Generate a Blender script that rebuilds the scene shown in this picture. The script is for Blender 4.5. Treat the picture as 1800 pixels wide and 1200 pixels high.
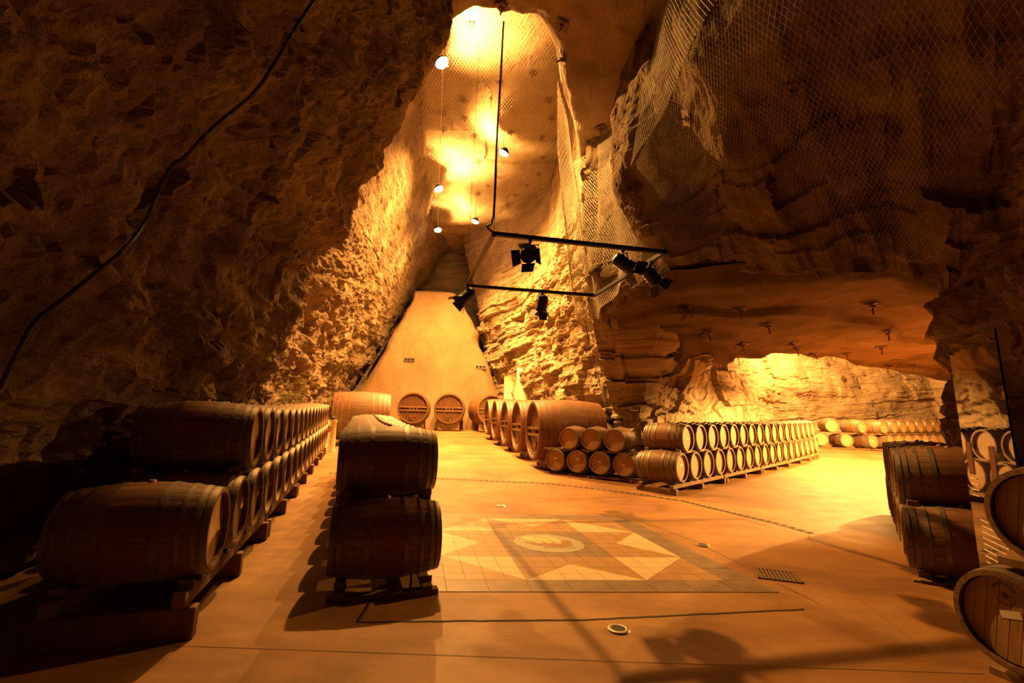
import bpy, bmesh, math, random
import numpy as np
from mathutils import Vector, Matrix
from mathutils.bvhtree import BVHTree

for o in list(bpy.data.objects):
    bpy.data.objects.remove(o)
SC = bpy.context.scene
COL = SC.collection
random.seed(7)

# ------------------------------------------------------------------ camera, world, exposure
F_PX = 811.0
TILT = math.radians(9.86)
ROLL = 0.02
CAM = Vector((0, 0, 1.5))
cd = bpy.data.cameras.new('camera')
cd.sensor_width = 36.0
cd.lens = 36.0 * F_PX / 1800.0
cd.clip_start = 0.05
cd.clip_end = 200
cam = bpy.data.objects.new('camera', cd)
COL.objects.link(cam)
cam.matrix_world = Matrix.Translation(CAM) @ Matrix.Rotation(math.pi / 2 + TILT, 4, 'X') @ Matrix.Rotation(ROLL, 4, 'Z')
SC.camera = cam
CAM_R = cam.matrix_world.to_3x3()

world = bpy.data.worlds.new('cave_dark')
SC.world = world
world.use_nodes = True
world.node_tree.nodes['Background'].inputs[0].default_value = (0.10, 0.045, 0.015, 1)
world.node_tree.nodes['Background'].inputs[1].default_value = 0.02
vs = SC.view_settings
vs.view_transform = 'Standard'
vs.look = 'None'
vs.gamma = 1
vs.use_curve_mapping = False
vs.exposure = 0.22
LAMP_COL = (1.0, 0.45, 0.10)
SLOT_POWER = 15500.0
UP_POWER = 12500.0
SIDE_POWER = 6500.0
BRANCH_POWER = 22000.0
SC.cycles.max_bounces = 5
SC.cycles.diffuse_bounces = 2
SC.cycles.glossy_bounces = 3
SC.cycles.transmission_bounces = 5


def ray(px, py):
    return (CAM_R @ Vector(((px - 900) / F_PX, (600 - py) / F_PX, -1)))


def at_z(px, py, z):
    d = ray(px, py)
    return CAM + d * ((z - CAM.z) / d.z)


# ------------------------------------------------------------------ numeric noise
def _hash(ix, iy, iz, seed):
    h = (ix * 374761393 + iy * 668265263 + iz * 2147483647 + seed * 974634777) & 0xFFFFFFFF
    h = ((h ^ (h >> 13)) * 1274126177) & 0xFFFFFFFF
    h = ((h ^ (h >> 16)) * 2246822519) & 0xFFFFFFFF
    return ((h ^ (h >> 15)) & 0xFFFFFF) / float(0xFFFFFF)


def vnoise(p, seed=0):
    i = np.floor(p).astype(np.int64)
    f = p - i
    f = f * f * (3 - 2 * f)
    out = 0
    for a in (0, 1):
        wx = f[..., 0] if a else 1 - f[..., 0]
        for b in (0, 1):
            wy = f[..., 1] if b else 1 - f[..., 1]
            for c in (0, 1):
                wz = f[..., 2] if c else 1 - f[..., 2]
                out = out + wx * wy * wz * _hash(i[..., 0] + a, i[..., 1] + b, i[..., 2] + c, seed)
    return out * 2 - 1


def fbm(p, octs=5, seed=0, gain=0.5, ridged=False):
    s = 0
    a = 1.0
    for k in range(octs):
        v = vnoise(p * (2.03 ** k) + k * 17.3, seed + k)
        s = s + a * ((1 - 2 * np.abs(v)) if ridged else v)
        a *= gain
    return s


def blocks(u, z, seed, thick, width):
    """stratified broken rock: layers of uneven thickness split into uneven blocks"""
    r = np.random.RandomState(seed)
    n = int(24 / thick) + 8
    th = thick * (0.35 + 1.3 * r.rand(n) ** 1.5)
    edges = np.cumsum(th) - 3
    li = np.searchsorted(edges, z.ravel()).reshape(z.shape)
    li = np.clip(li, 0, n - 1)
    w = (width * (0.5 + 1.2 * r.rand(n)))[li]
    off = (r.rand(n) * 9)[li]
    q = u / w + off
    bi = np.floor(q).astype(np.int64)
    fr = q - bi
    jit = _hash(bi, li, li * 0 + 3, seed + 5) * 0.5
    bi = bi + (fr > 0.5 + jit)
    lay = _hash(li, li * 0, li * 0, seed + 1)
    return (_hash(bi, li, li * 0, seed) * 2 - 1) * 0.7 + (lay * 2 - 1) * 0.5


def sstep(a, b, x):
    t = np.clip((x - a) / (b - a), 0, 1)
    return t * t * (3 - 2 * t)


def sp(v, k=1.2):
    return k * np.log1p(np.exp(np.clip(v / k, -50, 50)))


def ground(x, y):
    return (.038 * sp(-.316 * x + .949 * y - 7.2) + .02 * sp(y - 19)
            + .03 * sp(y - 18) / (1 + np.exp(-np.clip(x - 8, -30, 30))))


def G(x, y):
    return float(ground(np.float64(x), np.float64(y)))


# ------------------------------------------------------------------ materials
def new_mat(name):
    m = bpy.data.materials.new(name)
    m.use_nodes = True
    nt = m.node_tree
    return m, nt, nt.nodes['Principled BSDF']


def ramp(nt, fac, stops):
    r = nt.nodes.new('ShaderNodeValToRGB')
    el = r.color_ramp.elements
    while len(el) < len(stops):
        el.new(0.5)
    for e, (p, c) in zip(el, stops):
        e.position = p
        e.color = (*c, 1)
    nt.links.new(fac, r.inputs[0])
    return r.outputs[0]


def coords(nt, scale=(1, 1, 1), kind='Object', rot=(0, 0, 0)):
    tc = nt.nodes.new('ShaderNodeTexCoord')
    mp = nt.nodes.new('ShaderNodeMapping')
    mp.inputs['Scale'].default_value = scale
    mp.inputs['Rotation'].default_value = rot
    nt.links.new(tc.outputs[kind], mp.inputs[0])
    return mp.outputs[0]


def noise(nt, vec, scale, detail=6, rough=0.6, dist=0.0):
    n = nt.nodes.new('ShaderNodeTexNoise')
    n.inputs['Scale'].default_value = scale
    n.inputs['Detail'].default_value = detail
    n.inputs['Roughness'].default_value = rough
    n.inputs['Distortion'].default_value = dist
    nt.links.new(vec, n.inputs['Vector'])
    return n.outputs[0]


def bump(nt, h, bs, strength, dist):
    b = nt.nodes.new('ShaderNodeBump')
    b.inputs['Strength'].default_value = strength
    b.inputs['Distance'].default_value = dist
    nt.links.new(h, b.inputs['Height'])
    nt.links.new(b.outputs[0], bs.inputs['Normal'])


def mixc(nt, fac, a, b, mode='MIX'):
    m = nt.nodes.new('ShaderNodeMix')
    m.data_type = 'RGBA'
    m.blend_type = mode
    if isinstance(fac, float):
        m.inputs[0].default_value = fac
    else:
        nt.links.new(fac, m.inputs[0])
    for k, v in ((6, a), (7, b)):
        if isinstance(v, tuple):
            m.inputs[k].default_value = (*v, 1)
        else:
            nt.links.new(v, m.inputs[k])
    return m.outputs[2]


def mat_rock(name, stops, strata=True, bs_=0.4):
    m, nt, b = new_mat(name)
    v = coords(nt)
    vz = coords(nt, (0.6, 0.6, 5.0))
    n1 = noise(nt, v, 0.9, 8, 0.62)
    n2 = noise(nt, vz, 1.3, 6, 0.65, 0.4)
    c1 = ramp(nt, n1, stops)
    c2 = ramp(nt, n2, [(0.3, (0.62, 0.55, 0.48)), (0.55, (1, 1, 1)), (0.75, (1.1, 1.08, 1.02))])
    nt.links.new(mixc(nt, 0.8 if strata else 0.3, c1, c2, 'MULTIPLY'), b.inputs['Base Color'])
    b.inputs['Roughness'].default_value = 0.93
    b.inputs['Specular IOR Level'].default_value = 0.15
    h1 = noise(nt, coords(nt, (1, 1, 2.2)), 7.0, 5, 0.7)
    bump(nt, h1, b, bs_, 0.12)
    return m


M = {}
M['rock'] = mat_rock('limestone', [(0.25, (0.20, 0.145, 0.09)), (0.5, (0.34, 0.26, 0.17)), (0.75, (0.46, 0.37, 0.255))])
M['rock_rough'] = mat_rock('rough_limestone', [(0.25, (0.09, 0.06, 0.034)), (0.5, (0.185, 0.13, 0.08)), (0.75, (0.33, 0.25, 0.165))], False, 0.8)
M['rock_ceiling'] = mat_rock('ceiling_limestone', [(0.25, (0.20, 0.145, 0.09)), (0.5, (0.29, 0.22, 0.14)), (0.8, (0.36, 0.28, 0.19))], False, 0.3)


M['rock_slab'] = mat_rock('brown_slab_limestone', [(0.25, (0.065, 0.038, 0.019)), (0.5, (0.105, 0.066, 0.035)), (0.8, (0.15, 0.10, 0.056))], True, 0.3)  # brown rock, with shade under the slab and its lump put into the tone


def mat_plaster():
    m, nt, b = new_mat('plaster_render')
    v = coords(nt)
    a = ramp(nt, noise(nt, v, 0.5, 7, 0.6), [(0.3, (0.22, 0.13, 0.062)), (0.6, (0.30, 0.19, 0.10)), (0.8, (0.37, 0.25, 0.14))])
    d = ramp(nt, noise(nt, v, 6.0, 6, 0.75), [(0.3, (0.7, 0.62, 0.55)), (0.5, (1, 1, 1))])
    nt.links.new(mixc(nt, 0.7, a, d, 'MULTIPLY'), b.inputs['Base Color'])
    b.inputs['Roughness'].default_value = 0.9
    bump(nt, noise(nt, v, 9.0, 6, 0.6), b, 0.25, 0.04)
    return m


def mat_floor():
    m, nt, b = new_mat('polished_concrete')
    v = coords(nt)
    a = ramp(nt, noise(nt, v, 0.7, 8, 0.62, 0.6), [(0.28, (0.13, 0.058, 0.016)), (0.5, (0.235, 0.118, 0.037)), (0.72, (0.34, 0.195, 0.078))])
    s = ramp(nt, noise(nt, coords(nt, (0.5, 2.2, 1), rot=(0, 0, 0.3)), 1.6, 7, 0.65, 0.8), [(0.32, (0.74, 0.68, 0.62)), (0.55, (1, 1, 1)), (0.72, (1.12, 1.1, 1.06))])
    nt.links.new(mixc(nt, 0.75, a, s, 'MULTIPLY'), b.inputs['Base Color'])
    r = nt.nodes.new('ShaderNodeMapRange')
    nt.links.new(noise(nt, v, 2.2, 6, 0.6), r.inputs[0])
    r.inputs[3].default_value = 0.45
    r.inputs[4].default_value = 0.72
    nt.links.new(r.outputs[0], b.inputs['Roughness'])
    b.inputs['Specular IOR Level'].default_value = 0.35
    bump(nt, noise(nt, v, 14.0, 5, 0.6), b, 0.10, 0.02)
    return m


def mat_wood(name, dark, mid, light, rough=0.6, axis_scale=(1.2, 14, 14), stain=None, objvar=0.25):
    m, nt, b = new_mat(name)
    v = coords(nt, axis_scale)
    a = ramp(nt, noise(nt, v, 1.6, 6, 0.65, 0.3), [(0.28, dark), (0.52, mid), (0.78, light)])
    w = ramp(nt, noise(nt, coords(nt), 2.4, 4, 0.6), [(0.3, (0.66, 0.6, 0.55)), (0.6, (1, 1, 1))])
    c = mixc(nt, 0.7, a, w, 'MULTIPLY')
    if stain:
        tc = nt.nodes.new('ShaderNodeTexCoord')
        sx = nt.nodes.new('ShaderNodeSeparateXYZ')
        nt.links.new(tc.outputs['Object'], sx.inputs[0])
        ab = nt.nodes.new('ShaderNodeMath')
        ab.operation = 'ABSOLUTE'
        nt.links.new(sx.outputs[0], ab.inputs[0])
        k = ramp(nt, ab.outputs[0], [(0.0, (1, 1, 1)), (stain[1], (0.8, 0.8, 0.8)), (stain[1] + 0.05, (0, 0, 0))])
        c = mixc(nt, k, c, mixc(nt, 0.5, c, stain[0], 'MIX'))
    oi = nt.nodes.new('ShaderNodeObjectInfo')
    mr = nt.nodes.new('ShaderNodeMapRange')
    nt.links.new(oi.outputs['Random'], mr.inputs[0])
    mr.inputs[3].default_value = 1 - objvar
    mr.inputs[4].default_value = 1 + objvar * 0.4
    hs = nt.nodes.new('ShaderNodeHueSaturation')
    nt.links.new(mr.outputs[0], hs.inputs['Value'])
    nt.links.new(c, hs.inputs['Color'])
    nt.links.new(hs.outputs[0], b.inputs['Base Color'])
    b.inputs['Roughness'].default_value = rough
    b.inputs['Specular IOR Level'].default_value = 0.3
    bump(nt, noise(nt, v, 3.0, 5, 0.6), b, 0.25, 0.01)
    return m


def mat_plain(name, col, rough=0.5, metal=0.0, var=0.2, scale=8):
    m, nt, b = new_mat(name)
    n = noise(nt, coords(nt), scale, 5, 0.6)
    lo = tuple(c * (1 - var) for c in col)
    hi = tuple(min(1, c * (1 + var)) for c in col)
    nt.links.new(ramp(nt, n, [(0.3, lo), (0.7, hi)]), b.inputs['Base Color'])
    b.inputs['Roughness'].default_value = rough
    b.inputs['Metallic'].default_value = metal
    return m


def mat_emit(name, col, strength):
    m, nt, b = new_mat(name)
    b.inputs['Base Color'].default_value = (*col, 1)
    b.inputs['Emission Color'].default_value = (*col, 1)
    b.inputs['Emission Strength'].default_value = strength
    return m


M['plaster'] = mat_plaster()
M['floor'] = mat_floor()
RED = (0.17, 0.05, 0.026)
M['oak'] = mat_wood('barrel_oak', (0.13, 0.07, 0.032), (0.23, 0.135, 0.066), (0.32, 0.21, 0.115), 0.55, stain=(RED, 0.13))
M['oak_head'] = mat_wood('barrel_head_oak', (0.30, 0.175, 0.075), (0.42, 0.26, 0.12), (0.50, 0.34, 0.18), 0.5, (14, 14, 1.2), objvar=0.15)
M['cask'] = mat_wood('cask_oak', (0.10, 0.05, 0.022), (0.165, 0.09, 0.042), (0.23, 0.14, 0.072), 0.55)
M['cask_head'] = mat_wood('cask_head_oak', (0.075, 0.03, 0.012), (0.12, 0.052, 0.022), (0.18, 0.085, 0.038), 0.5, (14, 14, 1.2))
M['hoop'] = mat_plain('galvanised_hoop', (0.17, 0.14, 0.105), 0.5, 0.5, 0.3, 14)
M['red_hoop'] = mat_plain('red_painted_hoop', (0.19, 0.072, 0.035), 0.5, 0.1, 0.35, 10)
M['timber'] = mat_wood('rack_timber', (0.12, 0.065, 0.03), (0.20, 0.115, 0.055), (0.29, 0.185, 0.095), 0.7, (3, 3, 3))
M['black'] = mat_plain('black_painted_steel', (0.012, 0.011, 0.010), 0.5, 0.3, 0.3)
M['cable'] = mat_plain('black_cable_rubber', (0.02, 0.016, 0.013), 0.7)
M['wire'] = mat_plain('net_wire', (0.62, 0.55, 0.42), 0.6, 0.2, 0.2)
M['steel'] = mat_plain('brushed_steel', (0.55, 0.52, 0.46), 0.35, 0.9, 0.2, 20)
M['rust'] = mat_plain('rusty_bolt_steel', (0.16, 0.09, 0.045), 0.75, 0.3, 0.4, 12)
M['dark'] = mat_plain('dark_recess', (0.02, 0.014, 0.009), 0.9)
M['tile_light'] = mat_plain('cream_tile', (0.46, 0.37, 0.24), 0.42, 0, 0.08, 5)
M['tile_tan'] = mat_plain('terracotta_tile', (0.26, 0.155, 0.072), 0.45, 0, 0.15, 5)
M['tile_dark'] = mat_plain('slate_tile', (0.15, 0.105, 0.07), 0.45, 0, 0.25, 5)
M['grout'] = mat_plain('grout', (0.17, 0.115, 0.07), 0.8)
M['emblem_blue'] = mat_plain('pale_mosaic', (0.24, 0.235, 0.18), 0.5, 0, 0.25, 60)
M['emblem_brown'] = mat_plain('brown_mosaic', (0.20, 0.085, 0.025), 0.5, 0, 0.25, 60)
M['emblem_cream'] = mat_plain('cream_mosaic', (0.50, 0.36, 0.20), 0.5, 0, 0.2, 60)
M['brick'] = mat_plain('pale_stone_block', (0.62, 0.56, 0.36), 0.85, 0, 0.15, 6)
M['white'] = mat_plain('white_label', (0.75, 0.68, 0.52), 0.6, 0, 0.1)
M['ink'] = mat_plain('burnt_stamp', (0.10, 0.05, 0.02), 0.8)
M['red'] = mat_plain('red_plastic', (0.55, 0.05, 0.03), 0.5)
M['post'] = mat_plain('pale_post', (0.50, 0.40, 0.26), 0.7)
M['bulb'] = mat_emit('lit_bulb', (1.0, 0.72, 0.38), 60)


# ------------------------------------------------------------------ mesh helpers
def tag(o, label=None, cat=None, group=None, kind=None):
    for k, v in (('label', label), ('category', cat), ('group', group), ('kind', kind)):
        if v:
            o[k] = v
    return o


def link(name, me, parent=None, loc=None, rot=None):
    o = bpy.data.objects.new(name, me)
    COL.objects.link(o)
    if parent is not None:
        o.parent = parent
    if loc is not None:
        o.location = loc
    if rot is not None:
        o.rotation_euler = rot
    return o


def empty(name, loc=(0, 0, 0), rz=0.0):
    o = bpy.data.objects.new(name, None)
    COL.objects.link(o)
    o.location = loc
    o.rotation_euler = (0, 0, rz)
    o.empty_display_size = 0.1
    return o


class MB:
    def __init__(self):
        self.v = []
        self.f = []

    def poly(self, pts):
        k = len(self.v)
        self.v += [tuple(p) for p in pts]
        self.f.append(tuple(range(k, k + len(pts))))

    def box(self, c, s, m=None):
        k = len(self.v)
        for dx in (-.5, .5):
            for dy in (-.5, .5):
                for dz in (-.5, .5):
                    p = Vector((dx * s[0], dy * s[1], dz * s[2]))
                    if m is not None:
                        p = m @ p
                    self.v.append((p.x + c[0], p.y + c[1], p.z + c[2]))
        for q in ((0, 1, 3, 2), (4, 6, 7, 5), (0, 4, 5, 1), (2, 3, 7, 6), (0, 2, 6, 4), (1, 5, 7, 3)):
            self.f.append(tuple(k + i for i in q))
        return self

    def lathe(self, prof, seg=24, axis='x', cap0=False, cap1=False):
        """prof: list of (axial, radius)"""
        k = len(self.v)
        n = len(prof)
        for (a, r) in prof:
            for j in range(seg):
                t = 2 * math.pi * j / seg
                c, s = r * math.cos(t), r * math.sin(t)
                self.v.append((a, c, s) if axis == 'x' else (c, s, a))
        for i in range(n - 1):
            for j in range(seg):
                j2 = (j + 1) % seg
                self.f.append((k + i * seg + j, k + i * seg + j2, k + (i + 1) * seg + j2, k + (i + 1) * seg + j))
        if cap0:
            self.f.append(tuple(k + j for j in range(seg))[::-1])
        if cap1:
            self.f.append(tuple(k + (n - 1) * seg + j for j in range(seg)))
        return self

    def tube(self, pts, r, seg=6, caps=True):
        pts = [Vector(p) for p in pts]
        k = len(self.v)
        up = Vector((0, 0, 1))
        for i, p in enumerate(pts):
            d = (pts[min(i + 1, len(pts) - 1)] - pts[max(i - 1, 0)]).normalized()
            a = d.cross(up)
            if a.length < 1e-3:
                a = d.cross(Vector((1, 0, 0)))
            a.normalize()
            b = d.cross(a)
            for j in range(seg):
                t = 2 * math.pi * j / seg
                q = p + a * (r * math.cos(t)) + b * (r * math.sin(t))
                self.v.append(tuple(q))
        for i in range(len(pts) - 1):
            for j in range(seg):
                j2 = (j + 1) % seg
                self.f.append((k + i * seg + j, k + i * seg + j2, k + (i + 1) * seg + j2, k + (i + 1) * seg + j))
        if caps:
            self.f.append(tuple(k + j for j in range(seg))[::-1])
            self.f.append(tuple(k + (len(pts) - 1) * seg + j for j in range(seg)))
        return self

    def mesh(self, name, mat, smooth=False, recalc=True):
        me = bpy.data.meshes.new(name)
        me.from_pydata(self.v, [], self.f)
        if recalc:
            bm = bmesh.new()
            bm.from_mesh(me)
            bmesh.ops.recalc_face_normals(bm, faces=bm.faces)
            bm.to_mesh(me)
            bm.free()
        if smooth:
            me.polygons.foreach_set('use_smooth', [True] * len(me.polygons))
        me.materials.append(mat)
        me.update()
        return me


def smooth_mesh(mb, name, mat, angle=40):
    me = mb.mesh(name, mat)
    me.polygons.foreach_set('use_smooth', [True] * len(me.polygons))
    bm = bmesh.new()
    bm.from_mesh(me)
    lim = math.radians(angle)
    for e in bm.edges:
        if len(e.link_faces) == 2 and e.calc_face_angle(0) > lim:
            e.smooth = False
    bm.to_mesh(me)
    bm.free()
    return me


def build(mb, name, mat, parent=None, loc=None, rot=None, smooth=False):
    me = smooth_mesh(mb, name, mat) if smooth else mb.mesh(name, mat)
    return link(name, me, parent, loc, rot)


BVH = {}


def grid_object(name, P, mat, mask=None, kind='structure', bvh=True, smooth=False, flip=False):
    nu, nv = P.shape[:2]
    idx = np.arange(nu * nv).reshape(nu, nv)
    q = np.stack([idx[:-1, :-1], idx[1:, :-1], idx[1:, 1:], idx[:-1, 1:]], -1).reshape(-1, 4)
    if flip:
        q = q[:, ::-1]
    if mask is not None:
        q = q[mask.reshape(-1)]
    me = bpy.data.meshes.new(name)
    v = P.reshape(-1, 3).astype(np.float32)
    me.vertices.add(len(v))
    me.vertices.foreach_set('co', v.ravel())
    me.loops.add(q.size)
    me.loops.foreach_set('vertex_index', q.astype(np.int32).ravel())
    me.polygons.add(len(q))
    me.polygons.foreach_set('loop_start', np.arange(0, q.size, 4, dtype=np.int32))
    me.polygons.foreach_set('use_smooth', np.full(len(q), smooth))
    me.update(calc_edges=True)
    me.validate()
    me.materials.append(mat)
    o = link(name, me)
    o['kind'] = kind
    if bvh:
        # coarse copy for placing bolts and cables on the rock
        st = 2
        Pc = P[::st, ::st]
        a, b = Pc.shape[:2]
        ii = np.arange(a * b).reshape(a, b)
        qq = np.stack([ii[:-1, :-1], ii[1:, :-1], ii[1:, 1:], ii[:-1, 1:]], -1).reshape(-1, 4)
        BVH[name] = BVHTree.FromPolygons(Pc.reshape(-1, 3).tolist(), qq.tolist())
    return o


def normals(P):
    du = np.gradient(P, axis=0)
    dv = np.gradient(P, axis=1)
    n = np.cross(du, dv)
    return n / (np.linalg.norm(n, axis=-1, keepdims=True) + 1e-9)


def displace(P, d, inside):
    n = normals(P)
    # smooth the sheet normals towards the room
    s = np.sign(np.sum((np.array(inside) - P) * n, axis=-1, keepdims=True))
    return P + n * np.where(np.sum(s) < 0, -1, 1) * d[..., None]


def curve(pts, n):
    pts = np.array(pts, float)
    seg = np.linalg.norm(np.diff(pts, axis=0), axis=1)
    t = np.r_[0, np.cumsum(seg)]
    u = np.linspace(0, t[-1], n)
    out = np.stack([np.interp(u, t, pts[:, k]) for k in range(3)], -1)
    w = max(3, n // 40) | 1
    ker = np.hanning(w + 2)[1:-1]
    ker /= ker.sum()
    pad = np.concatenate([np.repeat(out[:1], w // 2, 0), out, np.repeat(out[-1:], w // 2, 0)])
    return np.stack([np.convolve(pad[:, k], ker, 'valid') for k in range(3)], -1), u


def curve_idx(pts, n):
    """equal share of samples for each control interval (keeps paired curves in step)"""
    pts = np.array(pts, float)
    t = np.arange(len(pts))
    u = np.linspace(0, len(pts) - 1, n)
    return np.stack([np.interp(u, t, pts[:, k]) for k in range(3)], -1)


def ruled(bottom, top, nu, nv, paired=True):
    a = curve_idx(bottom, nu)
    b = curve_idx(top, nu)
    w = np.linspace(0, 1, nv)[None, :, None]
    return a[:, None, :] * (1 - w) + b[:, None, :] * w


# ------------------------------------------------------------------ the setting: floor
xs = np.linspace(-15, 30, 240)
ys = np.linspace(-5, 33, 210)
X, Y = np.meshgrid(xs, ys, indexing='ij')
P = np.stack([X, Y, ground(X, Y) + 0.004 * fbm(np.stack([X * .7, Y * .7, X * 0], -1), 3, 3) * sstep(7.5, 9, Y)], -1)
floor = grid_object('floor', P, M['floor'], bvh=False, smooth=True)

# ------------------------------------------------------------------ the setting: left wall
LB = np.array([-4.24, 3.26, 0.])
LD = np.array([-.305, .952, 0.])
LN = np.array([.952, .305, 0.])
s = np.r_[np.linspace(-8, -3, 70)[:-1], np.linspace(-3, 7.5, 320)[:-1], np.linspace(7.5, 28.5, 330)]
z = np.linspace(-0.4, 15, 380)
S, Z = np.meshgrid(s, z, indexing='ij')
lean_far = np.interp(S, [-8, 6, 12.5, 17.6, 24.5, 28], [.20, .27, .325, .39, .495, .60])
edge = np.interp(Z, [-1, 1.2, 2.8, 4.0, 5.2, 6.4, 8.0, 8.85, 9.7, 15], [14, 11, 7.7, 6.3, 5.7, 5.6, 5.5, 5.1, 3.9, 3.6])
edge = edge + 0.12 * vnoise(np.stack([Z * 1.3, Z * 0, Z * 0], -1), 5)
soft = np.interp(Z, [0, 3, 5, 8], [4.0, 1.6, 0.5, 0.35])
wn = 1 - sstep(-soft, soft, S - edge)
off = lean_far * Z + (0.43 - lean_far) * np.clip(Z, 0, 20) * wn
P = LB + LD * S[..., None] + LN * off[..., None]
P[..., 2] = Z
q = np.stack([S, Z, off], -1)
w1 = fbm(q * np.array([.5, .5, .5]), 4, 11)
qw = q + 0.35 * np.stack([w1, -w1, w1], -1)
d = 0.30 * fbm(qw * np.array([.55, .7, .5]), 3, 21)
d += 0.08 * fbm(qw * np.array([1.5, 1.9, 1.4]), 5, 31, 0.5, ridged=True)
bl = blocks(S + 0.25 * w1 + 0.35 * Z, Z + 0.18 * w1 - 0.12 * S, 41, 0.55, 1.1)
bl2 = blocks(S + 0.1 * w1 + 0.3 * Z, Z + 0.1 * w1 - 0.1 * S, 42, 0.22, 0.45)
rug = 1 - 0.75 * sstep(6.5, 9.0, Z) * (1 - wn) - 0.6 * sstep(5.0, 8.0, Z) * wn * sstep(3.0, 5.5, S)
d = (d + 0.085 * bl + 0.05 * bl2 + 0.05 * fbm(qw * np.array([4.2, 4.2, 3]), 3, 33, .55)) * rug + 0.05 * fbm(q * np.array([.8, 5, 1]), 4, 51)
d *= 1 - 0.5 * sstep(2.2, 0.2, Z)
P = displace(P, d, (0, 8, 5))
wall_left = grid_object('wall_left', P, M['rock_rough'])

# ------------------------------------------------------------------ right wall of the tall gallery
nu, nv = 560, 460
bot = [(3.55, 12.5, -.3), (3.3, 13.2, -.3), (3.0, 14.6, -.3), (2.2, 18.5, -.3), (1.35, 23.4, -.3), (0.9, 26.5, -.3), (0.3, 30.5, -.3)]
top = [(1.9, 13.0, 15), (1.9, 13.6, 15), (1.9, 14.8, 15), (2.05, 18.5, 15), (1.9, 22.6, 15), (-.5, 26.2, 15), (-3.9, 30.5, 15)]
P = ruled(bot, top, nu, nv)
U = np.cumsum(np.r_[0, np.linalg.norm(np.diff(P[:, 0], axis=0), axis=1)])[:, None] + P[..., 2] * 0
Zz = P[..., 2]
q = np.stack([U, Zz, U * 0], -1)
w1 = fbm(q * .45, 4, 61)
zs = Zz + 0.05 * U + 0.12 * w1
d = 0.30 * fbm(q * np.array([.35, .5, 1]), 3, 62)
d += 0.25 * blocks(U + .2 * w1 + .25 * Zz, zs, 63, 0.75, 1.6) + 0.15 * blocks(U + .12 * w1 + .2 * Zz, zs, 64, 0.33, 0.85)
d += 0.05 * blocks(U + .3 * Zz, zs, 65, 0.15, 0.42) + 0.03 * fbm(q * 2.5, 4, 66)
calm = sstep(8.2, 10.2, Zz)
d = d * (1 - 0.8 * calm) + calm * 0.04 * fbm(q * np.array([1, 6, 1]), 4, 67)
# the foot bulges towards the casks, the shoulder is undercut
d += 0.35 * sstep(0.5, 3.0, Zz) * sstep(7.5, 4.0, Zz)
P = displace(P, d, (-2, 15, 5))
# arched opening of the lit niche
fc = (P[:-1, :-1] + P[1:, 1:]) / 2
hole = (np.abs(fc[..., 1] - 25.35) < .82) & (fc[..., 2] < 4.35 - .9 * ((fc[..., 1] - 25.35) / .82) ** 2)
wall_right = grid_object('wall_right', P, M['rock'], mask=~hole)

# ------------------------------------------------------------------ back wall: rock behind, rendered cone in front
nu, nv = 220, 260
P = ruled([(-14, 33.0, 0), (4, 33.0, 0)], [(-9.5, 33.8, 15), (2, 33.8, 15)], nu, nv)
q = np.stack([P[..., 0], P[..., 2], P[..., 0] * 0], -1)
d = 0.2 * fbm(q * np.array([.3, .6, 1]), 4, 71) + 0.08 * blocks(P[..., 0] * .4 + fbm(q * .4, 2, 74), P[..., 2] + 0.15 * fbm(q * .5, 3, 72), 73, 0.3, 3.0) + 0.08 * fbm(q * np.array([.6, 3, 1]), 4, 77)
P = displace(P, d, (-4, 10, 5))
wall_back = grid_object('wall_back', P, M['rock'])
pl = [(-11.6, 0.4), (-10.6, 2.2), (-9.65, 3.6), (-8.8, 5.2), (-8.1, 6.6), (-7.4, 7.8), (-7.2, 8.5), (-6.75, 9.3), (-6.55, 10.05), (-5.3, 10.1), (-3.95, 9.95),
      (-3.3, 9.0), (-2.75, 8.3), (-2.5, 7.5), (-2.15, 7.15), (-2.1, 6.2), (-1.6, 5.2), (-1.2, 4.0), (-0.8, 3.0), (-0.1, 1.6), (0.6, 0.4)]
mb = MB()
zl = np.linspace(0.4, 10.05, 60)
lx = np.interp(zl, [p[1] for p in pl[:9]], [p[0] for p in pl[:9]])
rx = np.interp(zl, [p[1] for p in pl[9:][::-1]], [p[0] for p in pl[9:][::-1]])
nn = 90
A = np.linspace(0, 1, nn)[:, None]
Xp = lx[None] * (1 - A) + rx[None] * A
Zp = zl[None] + A * 0
jag = 0.12 * fbm(np.stack([Zp * 1.2, A * 3 + Zp * 0, Zp * 0], -1), 3, 75)
Xp = Xp + jag * (np.abs(A - .5) * 2) ** 4
edge_in = np.minimum(1, np.minimum(A, 1 - A) * 14) * np.minimum(1, (10.05 - Zp) * 3)
Yp = 29.6 + 0.05 * Zp - 0.5 * np.sqrt(np.clip(edge_in, 0, 1)) - 0.06 * fbm(np.stack([Xp * .5, Zp * .5, Zp * 0], -1), 4, 76)
Pp = np.stack([Xp, Yp, Zp], -1)
trim = grid_object('wall_plastered', Pp, M['plaster'], smooth=True)
sk = MB()
ring = [Pp[0, j] for j in range(60)] + [Pp[i, -1] for i in range(nn)] + [Pp[-1, j] for j in range(59, -1, -1)]
for a_, b_ in zip(ring[:-1], ring[1:]):
    sk.poly([a_, b_, b_ + np.array([0, 3.6, 0]), a_ + np.array([0, 3.6, 0])])
build(sk, 'plaster_edge', M['rock'], trim)

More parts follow.
